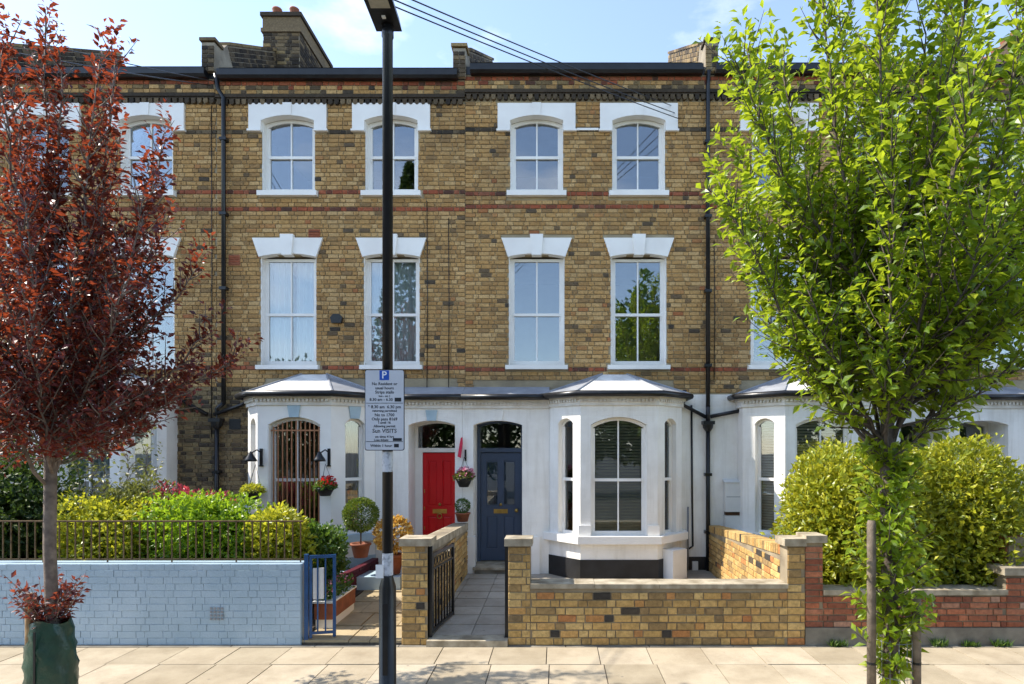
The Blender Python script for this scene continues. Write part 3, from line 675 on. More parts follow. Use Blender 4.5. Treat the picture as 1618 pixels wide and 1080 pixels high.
    xk = (d0 + d1) / 2
    MB(frame(0, YP, 0)).prism([(xk - .075, zs_ + rise - .004), (xk + .075, zs_ + rise - .004), (xk + .10, zp1 - .03), (xk - .10, zp1 - .03)], -.022, .003).build("keystone", 'paleblue' if k == 'B' else 'white_wall', po)
    zd = CH - (715 - VY) / 88.4
    front_door(root, d0 + .001, d1 - .001, .235, zd, zs_ - .02, rise, 10.74, 'red_door' if k == 'B' else 'blue_door' if k == 'C' else 'white', k != 'B', .13 if k == 'B' else .06)
    stp = MB().box(d0 + .002, d1 - .002, YP - .10, 10.86, .19, .235); stp.build("door_step", 'stone', root)
    MB().box(d0 + .03, d1 - .03, YP - .07, 10.86, .05, .189).build("step_riser", 'concrete', root)
    return root
def side_ret(k): return BAY[k][4] 
H = {k: house(k) for k in 'ABCDE'}
# white-painted brick strip between bays C and D, black plinth
for k, (a, b) in {'C': (2.132, 2.6315), 'D': (2.6345, 3.168)}.items():
    s_ = MB(F0).box(a, b, -.012, .0035, .1, fz(623)).build("painted_strip", 'white_wall', H[k]); MB(F0).box(a, b, -.02, -.0125, .06, fz(879)).build("plinth", 'blackpaint', H[k])
MB(F0).box(-5.95, -5.28, -.35, .0, .05, fz(797)).build("side_planter_wall", 'paleblue', H['B'])
# air bricks and alarm box on the brick front
for k, px, py, s_, m in (('B', 371, 411, .1, 'brick_band'), ('B', 497, 371, .1, 'brick_band'), ('B', 372, 670, .10, 'iron')):
    v = MB(F0).box(fx(px) - s_, fx(px) + s_, -.018, 0, fz(py) - s_ * .95, fz(py) + s_ * .95)
    for i in range(4): v.box(fx(px) - s_ * .85, fx(px) + s_ * .85, -.024, -.0185, fz(py) - s_ * .75 + i * s_ * .4, fz(py) - s_ * .55 + i * s_ * .4)
    v.build("air_brick", m, H[k])
MB(F0).prism([(fx(526), fz(511)), (fx(541), fz(511)), (fx(543), fz(502)), (fx(538), fz(497)), (fx(529), fz(497)), (fx(524), fz(502))], -.08, 0).build("alarm_box", 'iron', H['B'])
for px, a, b, k in ((675, 318, 612, 'B'), (709, 345, 612, 'B'), (335, 168, 690, 'B'), (1128, 380, 600, 'D')):
    MB(F0).tube([(fx(px), -.02, fz(a)), (fx(px) + .01, -.02, fz((a + b) / 2)), (fx(px), -.02, fz(b))], .007, 5).build("cable", 'iron', H[k], True)
# downpipes with hoppers, belonging to house B and C
def downpipe(root, x, ztop, offs, zh, left, right):
    mb = MB(); y = YF - .075
    mb.tube([(x + offs, YF - .14, ztop), (x + offs, y, ztop - .22), (x, y, ztop - .38), (x, y, zh + .28)], .037, 10)
    p = mb.build("downpipe", 'iron', root, True)
    MB().tube([(x, y, zh + .3), (x - .12 * (1 if left else 0), y, zh + .2), (x - .12 * (1 if left else 0), y, zh - .02)] if left == 2 else [(x, y, zh + .3), (x, y, zh - .02)], .037, 10).build("offset_bend", 'iron', p, True)
    xh = x - (.12 if left == 2 else 0)
    MB().prismz([(xh - .1, y - .09), (xh + .1, y - .09), (xh + .1, y + .07), (xh - .1, y + .07)], zh - .03, zh + .03).lathe((xh, y, zh - .15), [(.045, 0), (.085, .06), (.095, .12)], 10).build("hopper", 'iron', p)
    MB().tube([(xh, y, zh - .1), (xh, y, .12)], .037, 10).build("lower_pipe", 'iron', p, True)
    for z in [zh - .9 - 1.0 * i for i in range(2)] + [zh + 1 + 1.3 * i for i in range(4)]:
        xx = xh if z < zh else x
        MB().box(xx - .06, xx + .06, y - .045, YF - .001, z - .025, z + .025).build("pipe_bracket", 'iron', p)
    for pts in (left_pts[root['k']], right_pts[root['k']]):
        MB().tube(pts, .033, 8).build("branch_pipe", 'iron', p, True)
H['B']['k'] = 'B'; H['C']['k'] = 'C'
yq = YF - .075
left_pts = {'B': [(-6.55, YF - .2, fz(617)), (-6.55, yq, fz(632)), (-6.1, yq, fz(655))], 'C': [(2.2, YF - .2, fz(618)), (2.2, yq, fz(640)), (2.6, yq, fz(659))]}
right_pts = {'B': [(-5.4, YF - .2, fz(617)), (-5.4, yq, fz(634)), (-5.5, yq, fz(640)), (-5.98, yq, fz(655))], 'C': [(3.22, YF - .2, fz(633)), (3.22, yq, fz(646)), (3.15, yq, fz(650)), (2.68, yq, fz(658))]}
downpipe(H['B'], fx(357), fz(124), -.10, fz(664), 2, 0)
downpipe(H['C'], fx(1117), fz(118), 0, fz(668), 0, 0)
del H['B']['k'], H['C']['k']
MB(F0).tube([(fx(1092), -.03, fz(640)), (fx(1093), -.03, fz(780)), (fx(1094), -.03, fz(862)), (fx(1088), -.03, fz(866)), (fx(1080), -.03, fz(866))], .018, 6).build("cable_pipe", 'iron', H['C'], True)
MB(F0).tube([(fx(1086), -.06, fz(800)), (fx(1086), -.06, .12)], .016, 6).build("waste_pipe", 'lead', H['C'], True)
MB(F0).box(fx(1093), fx(1102), -.05, -.02, fz(900), fz(886)).build("outdoor_socket", 'greybox', H['C'])
mbx = MB(F0); mbx.box(fx(1142), fx(1178), -.16, -.0125, fz(807), fz(760)); mbx.prismx([(-.18, fz(761)), (-.0125, fz(761)), (-.0125, fz(756))], fx(1141), fx(1179))
mc = mbx.build("meter_cabinet", 'greybox', H['D']); MB(F0).box(fx(1142), fx(1178), -.15, -.0125, fz(846), fz(813)).build("lower_cabinet", 'greybox', mc); MB(F0).box(fx(1144), fx(1176), -.13, -.0125, fz(812.5), fz(807.5)).build("cabinet_gap", 'wood', mc)
MB(F0).box(fx(1144), fx(1176), -.164, -.1605, fz(784), fz(783)).build("cabinet_seam", 'lead', mc)
gb = MB(frame(1.93, 9.88, math.radians(38))).box(-.17, .17, -.12, .1, .12, .6); tag(gb.build("meter_box", 'greybox'), "white plastic meter box on the ground beside the white bay", "meter box")
# party-wall parapets and chimneys on the roofs
def parapet(x, zf, owner, back=3.5, w_=.22, rise=.6, kind='brick_dark'):
    root = H[owner]; y0 = YF - .12
    prof = [(y0, zf - .5), (y0, zf + .0), (y0 + .22, zf + .02), (y0 + .4, zf + .22), (y0 + back, zf + .22 + (back - .4) * rise), (y0 + back, zf - .3 + back * rise), (y0 + .3, zf - .5)]
    p = MB().prismx(prof, x - w_ / 2, x + w_ / 2).build("parapet_wall", 'mortar_soot', root)
    fr = lay(-w_ / 2 + .004, w_ / 2 - .004, zf - .5, zf - .005, .0752, .1, .1, .011)
    place_bricks(fr, frame(x, y0, 0), p, lambda r: kind, 300)
    s_ = 1 if x < 0 else -1
    # side facing the middle of the street, bricks following the roof slope
    ln = back - .42; sl_ = math.atan(rise)
    Ms = Matrix.Translation((x + s_ * w_ / 2, y0 + .42 if s_ > 0 else y0 + back, (zf + .22 if s_ > 0 else zf + .22 + (back - .4) * rise))) @ (Matrix.Rotation(PI / 2, 4, 'Z') if s_ > 0 else Matrix.Rotation(-PI / 2, 4, 'Z')) @ Matrix.Rotation(-sl_ if s_ > 0 else sl_, 4, 'Y')
    place_bricks(lay(0, ln / math.cos(sl_), -.46, -.02, .0752, .172, .088, .0115), Ms, p, lambda r: kind, 40)
    n = int(ln / .23)
    for i in range(n):
        a = y0 + .42 + ln * i / n; b = y0 + .42 + ln * (i + .94) / n
        za, zb = zf + .22 + (a - y0 - .4) * rise, zf + .22 + (b - y0 - .4) * rise
        MB().prismx([(a, za + .003), (b, zb + .003), (b, zb + .06), (a, za + .06)], x - w_ / 2 - .035, x + w_ / 2 + .035).build('coping_brick', 'brick_soot', p)
    MB().box(x - w_ / 2 - .03, x + w_ / 2 + .03, y0 - .03, y0 + .24, zf + .022, zf + .075).build('pier_cap', 'brick_soot', p)
    return p
def chimney(x0, x1, y0, y1, z0, z1, owner, pots=True):
    root = H[owner]
    c = MB().box(x0, x1, y0, y1, z0, z1).build("chimney", 'mortar_soot', root)
    place_bricks(lay(x0 + .004, x1 - .004, z0, z1 - .36, .0752, .19, .09, .0115), frame(0, y0, 0), c, lambda r: 'brick_dark' if R.random() < .6 else 'brick_soot', 300)
    for s_, xx in ((1, x1), (-1, x0)):
        Ms = Matrix.Translation((xx, y0 if s_ > 0 else y1, 0)) @ Matrix.Rotation(s_ * PI / 2, 4, 'Z')
        place_bricks(lay(.004, y1 - y0 - .004, z0, z1 - .36, .0752, .19, .09, .0115), Ms, c, lambda r: 'brick_dark', 100)
    cp = MB(); cp.box(x0 - .04, x1 + .04, y0 - .04, y1 + .04, z1 - .35, z1 - .27); cp.box(x0 - .012, x1 + .012, y0 - .012, y1 + .012, z1 - .27, z1 - .02); cp.box(x0 - .05, x1 + .05, y0 - .05, y1 + .05, z1 - .02, z1 + .06)
    cp.build("chimney_cap", 'brick_dark', c)
    n = 5
    for i in range(n):
        yy = y0 + .2 + (y1 - y0 - .4) * i / (n - 1)
        for xx in (x0 + .2, x1 - .2): MB().lathe((xx, yy, z1 + .06), [(.11, 0), (.10, .04), (.09, .18), (.105, .2), (.1, .23)], 12).build("chimney_pot", 'terracotta', c, True)
parapet(fx(335), fz(74), 'B'); parapet(fx(727.5), fz(83), 'C', 4.4); parapet(fx(1122), fz(74), 'D', 3.4, kind='brick_soot'); parapet(-10.2, fz(74), 'A')
chimney(-6.2, -5.43, 12.7, 14.4, 9.0, 11.38, 'B'); chimney(10.85, 11.6, 14.3, 16, 9.4, 12.0, 'E')

# ------------------------------------------------------------------ garden walls
def garden_wall(name, label, cat, x0, x1, y0, y1, z1, mats, course, ls, lh, z0=0., coping=None, piers=(), limit=300, group=None, plinth=None, gap=.012, copm='stone', bd=.012):
    root = thing(name, label, cat, ((x0 + x1) / 2, (y0 + y1) / 2, 0), group)
    core = MB().box(x0, x1, y0, y1, -.02, z1)
    for a, b, zt, c0, c1 in piers: core.box(a, b, y0 - .003, y1 + .003, -.02, zt)
    body = core.build("wall_core", mats[1], root)
    def ex(za, zb): return []
    rects = lay(x0 + .003, x1 - .003, z0 + .006, z1, course, ls, lh, gap)
    allr = []
    cut = []
    for r in rects:
        keep = True
        for a, b, zt, c0, c1 in piers:
            if r[0] < b and r[1] > a: keep = False
        if keep: allr.append(r)
        else:
            for a, b, zt, c0, c1 in piers:
                if r[0] < a < r[1] and a - r[0] > .04: allr.append((r[0], a - .004, *r[2:]))
                if r[0] < b < r[1] and r[1] - b > .04: allr.append((b + .004, r[1], *r[2:]))
    for a, b, zt, c0, c1 in piers: allr += lay(a + .003, b - .003, z0 + .006, zt, course, ls, lh, gap)
    place_bricks(allr, frame(0, y0 - .003, 0), body, lambda r: mats[0], limit, bd)
    if plinth: MB().box(x0 - .002, x1 + .002, y0 - .03, y1, -.015, plinth).build("plinth", 'concrete', root)
    if coping:
        n = max(int((x1 - x0) / .6), 1); xa = x0
        spans = []; cur = x0
        for a, b, *_ in sorted(piers):
            if a > cur + .05: spans.append((cur, a))
            cur = b
        if cur < x1 - .05: spans.append((cur, x1))
        for a, b in spans:
            n = max(int((b - a) / .6), 1)
            for i in range(n): MB().box(a + (b - a) * i / n + .002, a + (b - a) * (i + 1) / n - .002, y0 - .04, y1 + .03, z1 + .001, z1 + coping + R.uniform(-.002, .002)).build("coping_stone", copm, root)
        for a, b, zt, c0, c1 in piers: MB().box(c0, c1, y0 - .045, y1 + .045, zt + .001, zt + .085).build("pier_cap", copm, root)
    return root
gy = garden_wall("garden_wall", "low yellow brick front wall between two piers, before the white bay", "wall", -.558, 2.833, YW, 7.1, .652, ('brick_new', 'mortar_new'), .0865, .2, .095, coping=.052,
            piers=[(-.558, -.304, 1.134, -.60, -.28), (2.635, 2.833, 1.134, 2.59, 2.838)], limit=300, plinth=None)
gp = garden_wall("gate_pier", "yellow brick gate pier with stone cap, right behind the lamp post", "pier", -1.775, -1.478, YW, 7.1, 1.134, ('brick_new', 'mortar_new'), .0815, .2, .095, coping=None,
            piers=[(-1.775, -1.478, 1.134, -1.80, -1.43)])
MB().box(-1.80, -1.43, YW - .045, 7.145, 1.135, 1.22).build("pier_cap", 'stone', gp)
red = garden_wall("garden_wall", "low red brick front wall on a concrete base under the golden hedge", "wall", 2.841, 5.6, YW + .01, 7.1, .575, ('brick_red', 'mortar_new'), .0715, .2, .095, z0=.2, coping=.058,
            piers=[(2.841, 3.043, 1.17, 2.84, 3.08), (5.145, 5.6, .80, 5.10, 5.66)], plinth=.2)
blue = garden_wall("garden_wall", "pale blue painted brick front wall beneath the iron railing", "wall", -7.2, -2.93, YW, 7.1, .925, ('blue_wall', 'blue_wall'), .0775, .21, .1, coping=None, gap=.004, bd=.004)
av = MB()
for i in range(4):
    for j in range(4): av.box(-3.96 + i * .042, -3.935 + i * .042, YW - .021, YW - .0165, .29 + j * .04, .315 + j * .04)
av.build("air_brick", 'lead', blue)
def side_wall(name, label, x0, x1, y0, y1, zf, zb, mat, s_, soldier=True):
    root = thing(name, label, "wall", ((x0 + x1) / 2, (y0 + y1) / 2, 0)); ln = y1 - y0
    body = MB().prismx([(y0, 0), (y1, 0), (y1, zb), (y0, zf)], x0, x1).build("wall_core", 'mortar_new', root)
    for sgn, xx in ((-1, x0), (1, x1)):
        Ms = Matrix.Translation((xx, y0 if sgn > 0 else y1, 0)) @ Matrix.Rotation(sgn * PI / 2, 4, 'Z')
        top = lambda u: (zf + (zb - zf) * (u / ln)) if sgn > 0 else (zb + (zf - zb) * (u / ln))
        rects = [r for r in lay(.003, ln - .003, .05, 1.3, .08, .2, .095, .012) if r[3] < min(top(r[0]), top(r[1])) - .115]
        place_bricks(rects, Ms, body, lambda r: mat, 300 if sgn == s_ else 0)
    n = int(ln / .078)
    for i in range(n):
        a, b = y0 + ln * i / n + .005, y0 + ln * (i + 1) / n - .005; z = zf + (zb - zf) * (i + .5) / n
        if soldier: MB().box(x0 - .014, x1 + .014, a, b, z - .105, z + R.uniform(0, .006)).build("coping_brick", mat, root)
    if not soldier:
        m = 5
        for i in range(m):
            a, b = y0 + ln * i / m, y0 + ln * (i + 1) / m - .004; za, zb_ = zf + (zb - zf) * i / m, zf + (zb - zf) * (i + 1) / m
            MB().prismx([(a, za - .11), (b, zb_ - .11), (b, zb_), (a, za)], x0 - .02, x1 + .02).build("coping_stone", 'stone', root)
    return root
side_wall("dividing_wall", "sunlit yellow brick dividing wall running back to the house by the downpipe", 2.655, 2.832, 7.11, YF - .03, 1.10, .90, 'brick_new', -1)
side_wall("dividing_wall", "yellow brick dividing wall between the two front paths, behind the gate pier", -1.74, -1.53, 7.11, YP - .04, 1.12, .98, 'brick_new', 1, False)
side_wall("dividing_wall", "red brick dividing wall at the right edge behind the hedge", 5.35, 5.56, 7.12, YF - .03, 1.2, 1.25, 'brick_red', -1)
# burgundy edging wall along the side path
eg = thing("edging_wall", "low burgundy painted brick edging along the left garden path", "wall", (-3.05, 9.3, 0))
pts = [(-3.02, 10.15), (-3.04, 9.6), (-3.08, 9.1), (-3.16, 8.62)]
for (xa, ya), (xb, yb) in zip(pts, pts[1:]):
    ln = math.hypot(xb - xa, yb - ya); an = math.atan2(ya - yb, xa - xb); Me = frame(xb, yb, an)
    b_ = MB(Me).box(0, ln, 0, .1, .05, .40).build("wall_core", 'brick_burgundy', eg); place_bricks(lay(.002, ln - .002, .06, .395, .072, .2, .09, .008), Me, b_, lambda r: 'brick_burgundy', 300, .008)
MB().box(-3.3, -2.98, 8.2, 8.5, .05, .2).build("end_step", 'brick_burgundy', eg)

# ------------------------------------------------------------------ railings and gates
rl = thing("iron_railing", "thin rusty bronze iron railing on top of the pale blue wall", "railing", (-4.7, 6.99, .93))
MB().box(-6.75, -2.95, 6.975, 7.005, 1.395, 1.41).build("top_rail", 'rail', rl); MB().box(-6.75, -2.95, 6.98, 7.0, .955, .968).build("bottom_rail", 'rail', rl)
for i in range(41):
    x = -6.72 + i * .0935; MB().box(x - .006, x + .006, 6.984, 6.996, .926 if i % 8 == 0 else .9681, 1.3949).build("baluster", 'rail', rl)
gt = thing("garden_gate", "narrow open blue metal gate at the end of the blue wall", "gate", (-2.9, 6.95, .02))
Mg = frame(-2.885, 6.93, math.radians(14))
MB(Mg).box(-.025, .02, -.02, .02, -.01, 1.03).build("gate_post", 'blue_gate', gt)
MB(Mg).box(.03, .32, -.012, .012, .98, 1.015).box(.03, .32, -.012, .012, .10, .13).box(.285, .32, -.013, .013, .06, .979).box(.03, .06, -.013, .013, .06, .979).build("gate_frame", 'blue_gate', gt)
for x in (.12, .205): MB(Mg).box(x - .008, x + .008, -.008, .008, .131, .979).build("gate_bar", 'blue_gate', gt)
MB(Mg).box(.065, .185, .014, .03, .50, .86).build("gate_plate", 'greybox', gt)
gt = thing("garden_gate", "open black iron gate hung on the yellow brick pier", "gate", (-1.46, 7.0, .07))
dx, dy = .113, .80; Mg = frame(-1.455, 6.99, math.atan2(dy, dx)); W = math.hypot(dx, dy)
MB().box(-1.476, -1.44, 6.93, 6.975, .07, 1.13).build("gate_post", 'iron', gt)
g_ = MB(Mg); g_.box(0, .035, -.016, .016, .10, 1.03); g_.box(W - .035, W, -.016, .016, .10, 1.03); g_.box(.0351, W - .0351, -.014, .014, .11, .145); g_.box(.0351, W - .0351, -.014, .014, .985, 1.02); g_.box(.0351, W - .0351, -.012, .012, .83, .85); g_.build("gate_frame", 'iron', gt)
for i in range(6):
    x = .035 + (W - .07) * (i + 1) / 7; MB(Mg).box(x - .009, x + .009, -.008, .008, .1451, .8299).build("gate_bar", 'iron', gt); 
    MB(Mg).tube([(x + .04 * math.cos(t), 0, .917 + .055 * math.sin(t)) for t in [2 * PI * j / 12 for j in range(13)]], .006, 5).build("gate_ring", 'iron', gt)
tag(MB().box(-.60, -.562, 6.93, 6.98, .07, 1.13).box(-.61, -.556, 6.925, 6.985, .06, .075).build("gate_post", 'iron'), "slim black iron post against the right-hand yellow pier of the path", "post")

# ------------------------------------------------------------------ lamp post and parking sign
LX, LY = (612.5 - VX) * 5.1 / F, 5.1
lp = thing("street_lamp", "black street lamp post with flat lantern, in front of the red door house", "lamp post", (LX, LY, 0))
zz = lambda py: CH - (py - VY) * LY / F
MB().lathe((LX, LY, 0), [(.09, -.01), (.09, .02), (.072, .03), (.07, zz(927)), (.046, zz(911)), (.044, zz(905))], 24).build("base_column", 'iron', lp, True)
MB().lathe((LX, LY, 0), [(.044, zz(905)), (.043, zz(60)), (.05, zz(58)), (.05, zz(40))], 20).build("pole", 'iron', lp, True)
MB().box(LX - .022, LX + .02, LY - .0725, LY - .066, .35, .95).build("access_door", 'iron', lp)
zl = zz(43)
ln = MB(); ln.add([(LX - .11, LY + .05, zl), (LX + .11, LY + .05, zl), (LX + .12, LY - .62, zl + .06), (LX - .12, LY - .62, zl + .06), (LX - .09, LY + .03, zl + .10), (LX + .09, LY + .03, zl + .10), (LX + .10, LY - .6, zl + .13), (LX - .10, LY - .6, zl + .13)],
     [(0, 3, 2, 1), (4, 5, 6, 7), (0, 1, 5, 4), (1, 2, 6, 5), (2, 3, 7, 6), (3, 0, 4, 7)])
lb = ln.build("lantern", 'iron', lp)
MB().add([(LX - .08, LY - .2, zl + .017), (LX + .08, LY - .2, zl + .017), (LX + .08, LY - .56, zl + .049), (LX - .08, LY - .56, zl + .049)], [(0, 3, 2, 1)]).build("lens", 'led', lb)
MB().box(LX - .015, LX + .015, LY - .13, LY - .1, zl - .0, zl + .012).build("sensor", 'signwhite', lb)
MB().lathe((LX, LY, 0), [(.0452, zz(745)), (.0452, zz(713))], 20).build("sticker", 'sticker', lp); MB().lathe((LX, LY, 0), [(.0455, zz(908)), (.0455, zz(873))], 20).build("sticker", 'sticker', lp)
MB().box(LX - .085, LX - .02, LY - .055, LY - .05, zz(911), zz(890)).build("notice", 'greybox', lp)
sg = thing("parking_sign", "grey parking restrictions sign with blue P fixed to the lamp post", "sign", (LX, LY - .06, zz(711)))
SX0, SX1, SZ0, SZ1 = LX + (580 - 612.5) / 186.3, LX + (642 - 612.5) / 186.3, zz(711.5), zz(585); sy = LY - .062
def rrect(x0, x1, z0, z1, r, n=4):
    out = []
    for cx, cz, a0 in ((x1 - r, z0 + r, -PI / 2), (x1 - r, z1 - r, 0), (x0 + r, z1 - r, PI / 2), (x0 + r, z0 + r, PI)):
        for i in range(n + 1): a = a0 + PI / 2 * i / n; out.append((cx + r * math.cos(a), cz + r * math.sin(a)))
    return out
MB().prism(rrect(SX0, SX1, SZ0, SZ1, .02), sy, sy + .004).build("border", 'signtext', sg)
MB().prism(rrect(SX0 + .006, SX1 - .006, SZ0 + .006, SZ1 - .006, .016), sy - .002, sy - .0003).build("plate", 'sign', sg)
MB().box(LX - .03, LX + .03, sy + .0042, LY - .03, zz(640), zz(630)).build("clip", 'lead', sg); MB().box(LX - .03, LX + .03, sy + .0042, LY - .03, zz(690), zz(680)).build("clip", 'lead', sg)
cxs = (SX0 + SX1) / 2
MB().box(cxs - .042, cxs + .038, sy - .0035, sy - .0021, zz(601.5), zz(586.5)).build("blue_panel", 'signblue', sg)
for py in (637.5, 697.5): MB().box(SX0 + .012, SX1 - .012, sy - .0034, sy - .0021, zz(py) - .002, zz(py) + .002).build("rule", 'signtext', sg)
def text(s, x, z, size, mat, y, bold=False):
    c = bpy.data.curves.new("lettering", 'FONT'); c.body = s; c.size = size; c.align_x = 'CENTER'; c.align_y = 'CENTER'; c.extrude = .0003; c.offset = 0.0012 if bold else .0007; c.resolution_u = 2
    o = bpy.data.objects.new("lettering", c); dg = bpy.context.evaluated_depsgraph_get(); me = bpy.data.meshes.new_from_object(o); bpy.data.objects.remove(o)
    me.materials.append(M[mat]); q = link("lettering", me, sg); q.matrix_basis = Matrix.Translation((x, y, z)) @ Matrix.Rotation(PI / 2, 4, 'X'); return q
text("P", cxs - .002, zz(594), .085, 'signwhite', sy - .0042, True)
for s, py, h in (("No Resident or", 607.5, .030), ("usual hours", 614, .030), ("Strips stalls", 620.5, .031), ("tue - on 1", 626.5, .022), ("8.30 am - 6.30", 632, .030), ("* 8.30 am  6.30 pm", 643.5, .032), ("returning permitted", 649.5, .023), ("No to 1700", 656, .031), ("Only pass 8169", 662.5, .031),
                ("I until 16", 668, .026), ("Allowing permit", 673.5, .025), ("Sun VISITS", 681, .042), ("on time 4 hrs", 690, .026), ("Loan tickets", 695, .022), ("Within 1 hour", 704, .028)):
    text(s, cxs + (-.028 if py in (632, 704, 695) else 0), zz(py), h * 1.12, 'signtext', sy - .0026)
for a, b, py0, py1 in ((.085, .14, 635, 629), (.07, .145, 696.5, 692), (.08, .12, 706.5, 701)): MB().box(cxs + a, cxs + b, sy - .0034, sy - .0021, zz(py0), zz(py1)).build("print_box", 'signtext', sg)

# ------------------------------------------------------------------ overhead wires
def wire(a, b, sag, label, n=24, r=.007):
    a, b = Vector(a), Vector(b); pts = [a.lerp(b, i / n) - Vector((0, 0, sag * 4 * (i / n) * (1 - i / n))) for i in range(n + 1)]
    tag(MB().tube(pts, r, 5).build("overhead_wire", 'iron', None, True), label, "wire", "overhead telephone wires")
def through(a, px, py, Y, t): p = P(px, py, Y); a = Vector(a); return a + (p - a) * t
for (pa, pb, lab) in (((1075, 188), (640, -2), "lowest of the thin wires slanting down to the house with the blue door"), ((1066, 178), (664, -2), "middle thin wire slanting down to the house with the blue door"), ((1060, 166), (692, -2), "upper thin wire slanting down to the house with the blue door")):
    a = P(*pa, YF - .06); wire(a, through(a, *pb, 6, 2.2), .12, lab)
for (pa, pb, lab) in (((338, 128), (-5, 36), "upper thin wire running off over the red-leaved tree"), ((330, 134), (-5, 62), "lower thin wire running off over the red-leaved tree")):
    a = P(*pa, YF - .06); wire(a, through(a, *pb, 6, 2.2), .1, lab)

# ------------------------------------------------------------------ foliage
def leaf_mesh(lst, name, mat, parent, fold=.35):
    vs = []; fs = []
    for p, d, nrm, l, w_ in lst:
        s_ = d.cross(nrm)
        if s_.length < 1e-4: continue
        s_.normalize(); n2 = s_.cross(d).normalized(); k = len(vs); m = p + d * (l * .48)
        up = n2 * (w_ * fold * .5)
        vs += [p, m + s_ * (w_ / 2) + up, p + d * l - n2 * (l * .12), m - s_ * (w_ / 2) + up, m]
        fs += [(k, k + 4, k + 1), (k + 1, k + 4, k + 2), (k, k + 3, k + 4), (k + 4, k + 3, k + 2)]
    me = bpy.data.meshes.new(name); me.from_pydata([tuple(v) for v in vs], [], fs); me.materials.append(M[mat])
    return link(name, me, parent)
def rv(rg): 
    while True:
        v = Vector((rg.uniform(-1, 1), rg.uniform(-1, 1), rg.uniform(-1, 1)))
        if .05 < v.length < 1: return v.normalized()
def shoot_leaves(out, pts, rg, ll, step, spread=.9, rad=.02):
    """leaves set alternately along a shoot"""
    tot = 0
    for a, b in zip(pts, pts[1:]):
        seg = (b - a); L_ = seg.length; n = max(int(L_ / step), 1); t = seg.normalized()
        for i in range(n):
            p = a + seg * ((i + rg.random()) / n); q = rv(rg); q = (q - t * q.dot(t)).normalized()
            d = (t * rg.uniform(.25, .8) + q * spread + Vector((0, 0, rg.uniform(-.25, .2)))).normalized()
            nn = (Vector((0, 0, 1)) * .8 + rv(rg) * .8 + q * -.3).normalized(); s_ = rg.uniform(.65, 1.15)
            out.append((p + q * rad, d, nn, ll * s_, ll * .52 * s_))
def bez(a, b, c, n=8): return [a * (1 - t) ** 2 + b * 2 * t * (1 - t) + c * t * t for t in [i / n for i in range(n + 1)]]
def tree(name, label, base, fork, r0, tips, leafm, barkm, ll, step, tw=(.28, .6), tstep=.16, seed=1, cat="tree", low=.2, group=None, twup=.35, lead=1.5):
    rg = random.Random(seed); root = thing(name, label, cat, base, group); base, fork = Vector(base), Vector(fork)
    MB().tube([base - Vector((0, 0, .05)), base.lerp(fork, .33) + Vector((.01, 0, 0)), base.lerp(fork, .66) - Vector((.012, 0, 0)), fork, fork + Vector((0, 0, lead))], [r0 * 1.15, r0, r0 * .95, r0 * .95, r0 * .35], 12).build("trunk", barkm, root, True)
    br = MB(); lv = []
    for tip in tips:
        tip = Vector(tip); st = fork + Vector((rg.uniform(-.02, .02), rg.uniform(-.02, .02), rg.uniform(-.1, .38) * max(tip.z - fork.z, .3))); v = tip - st
        c = st + Vector((v.x * .62, v.y * .62, v.z * .36)); n = 10; pts = bez(st, c, tip, n)
        pts = [p + rv(rg) * .025 * (0 < i < n) for i, p in enumerate(pts)]; L_ = v.length; rb = r0 * .3 * min(1, L_ / 3)
        br.tube(pts, [rb * (1 - .86 * i / n) + .003 for i in range(n + 1)], 6)
        k = int(L_ / tstep)
        for j in range(k):
            t = low + (1 - low) * (j + rg.random()) / k; i = min(int(t * n), n - 1); p = pts[i].lerp(pts[i + 1], t * n - i); tg = (pts[i + 1] - pts[i]).normalized()
            q = rv(rg); q = (q - tg * q.dot(tg)).normalized(); d = (tg * .75 + q * .75 + Vector((0, 0, twup))).normalized(); l = rg.uniform(*tw) * (1.1 - .55 * t)
            e = p + d * l + Vector((0, 0, l * .12)); tp = [p, p + d * l * .5, e]; br.tube(tp, [.007, .005, .002], 4, False); shoot_leaves(lv, tp, rg, ll, step)
        shoot_leaves(lv, pts[n // 2:], rg, ll, step * .7)
        e = tip + (pts[-1] - pts[-2]).normalized() * .22 + Vector((0, 0, .1)); shoot_leaves(lv, [tip, e], rg, ll * .9, step * .6)
    br.build("branches", barkm, root, True); leaf_mesh(lv, "crown", leafm, root); return root, len(lv)
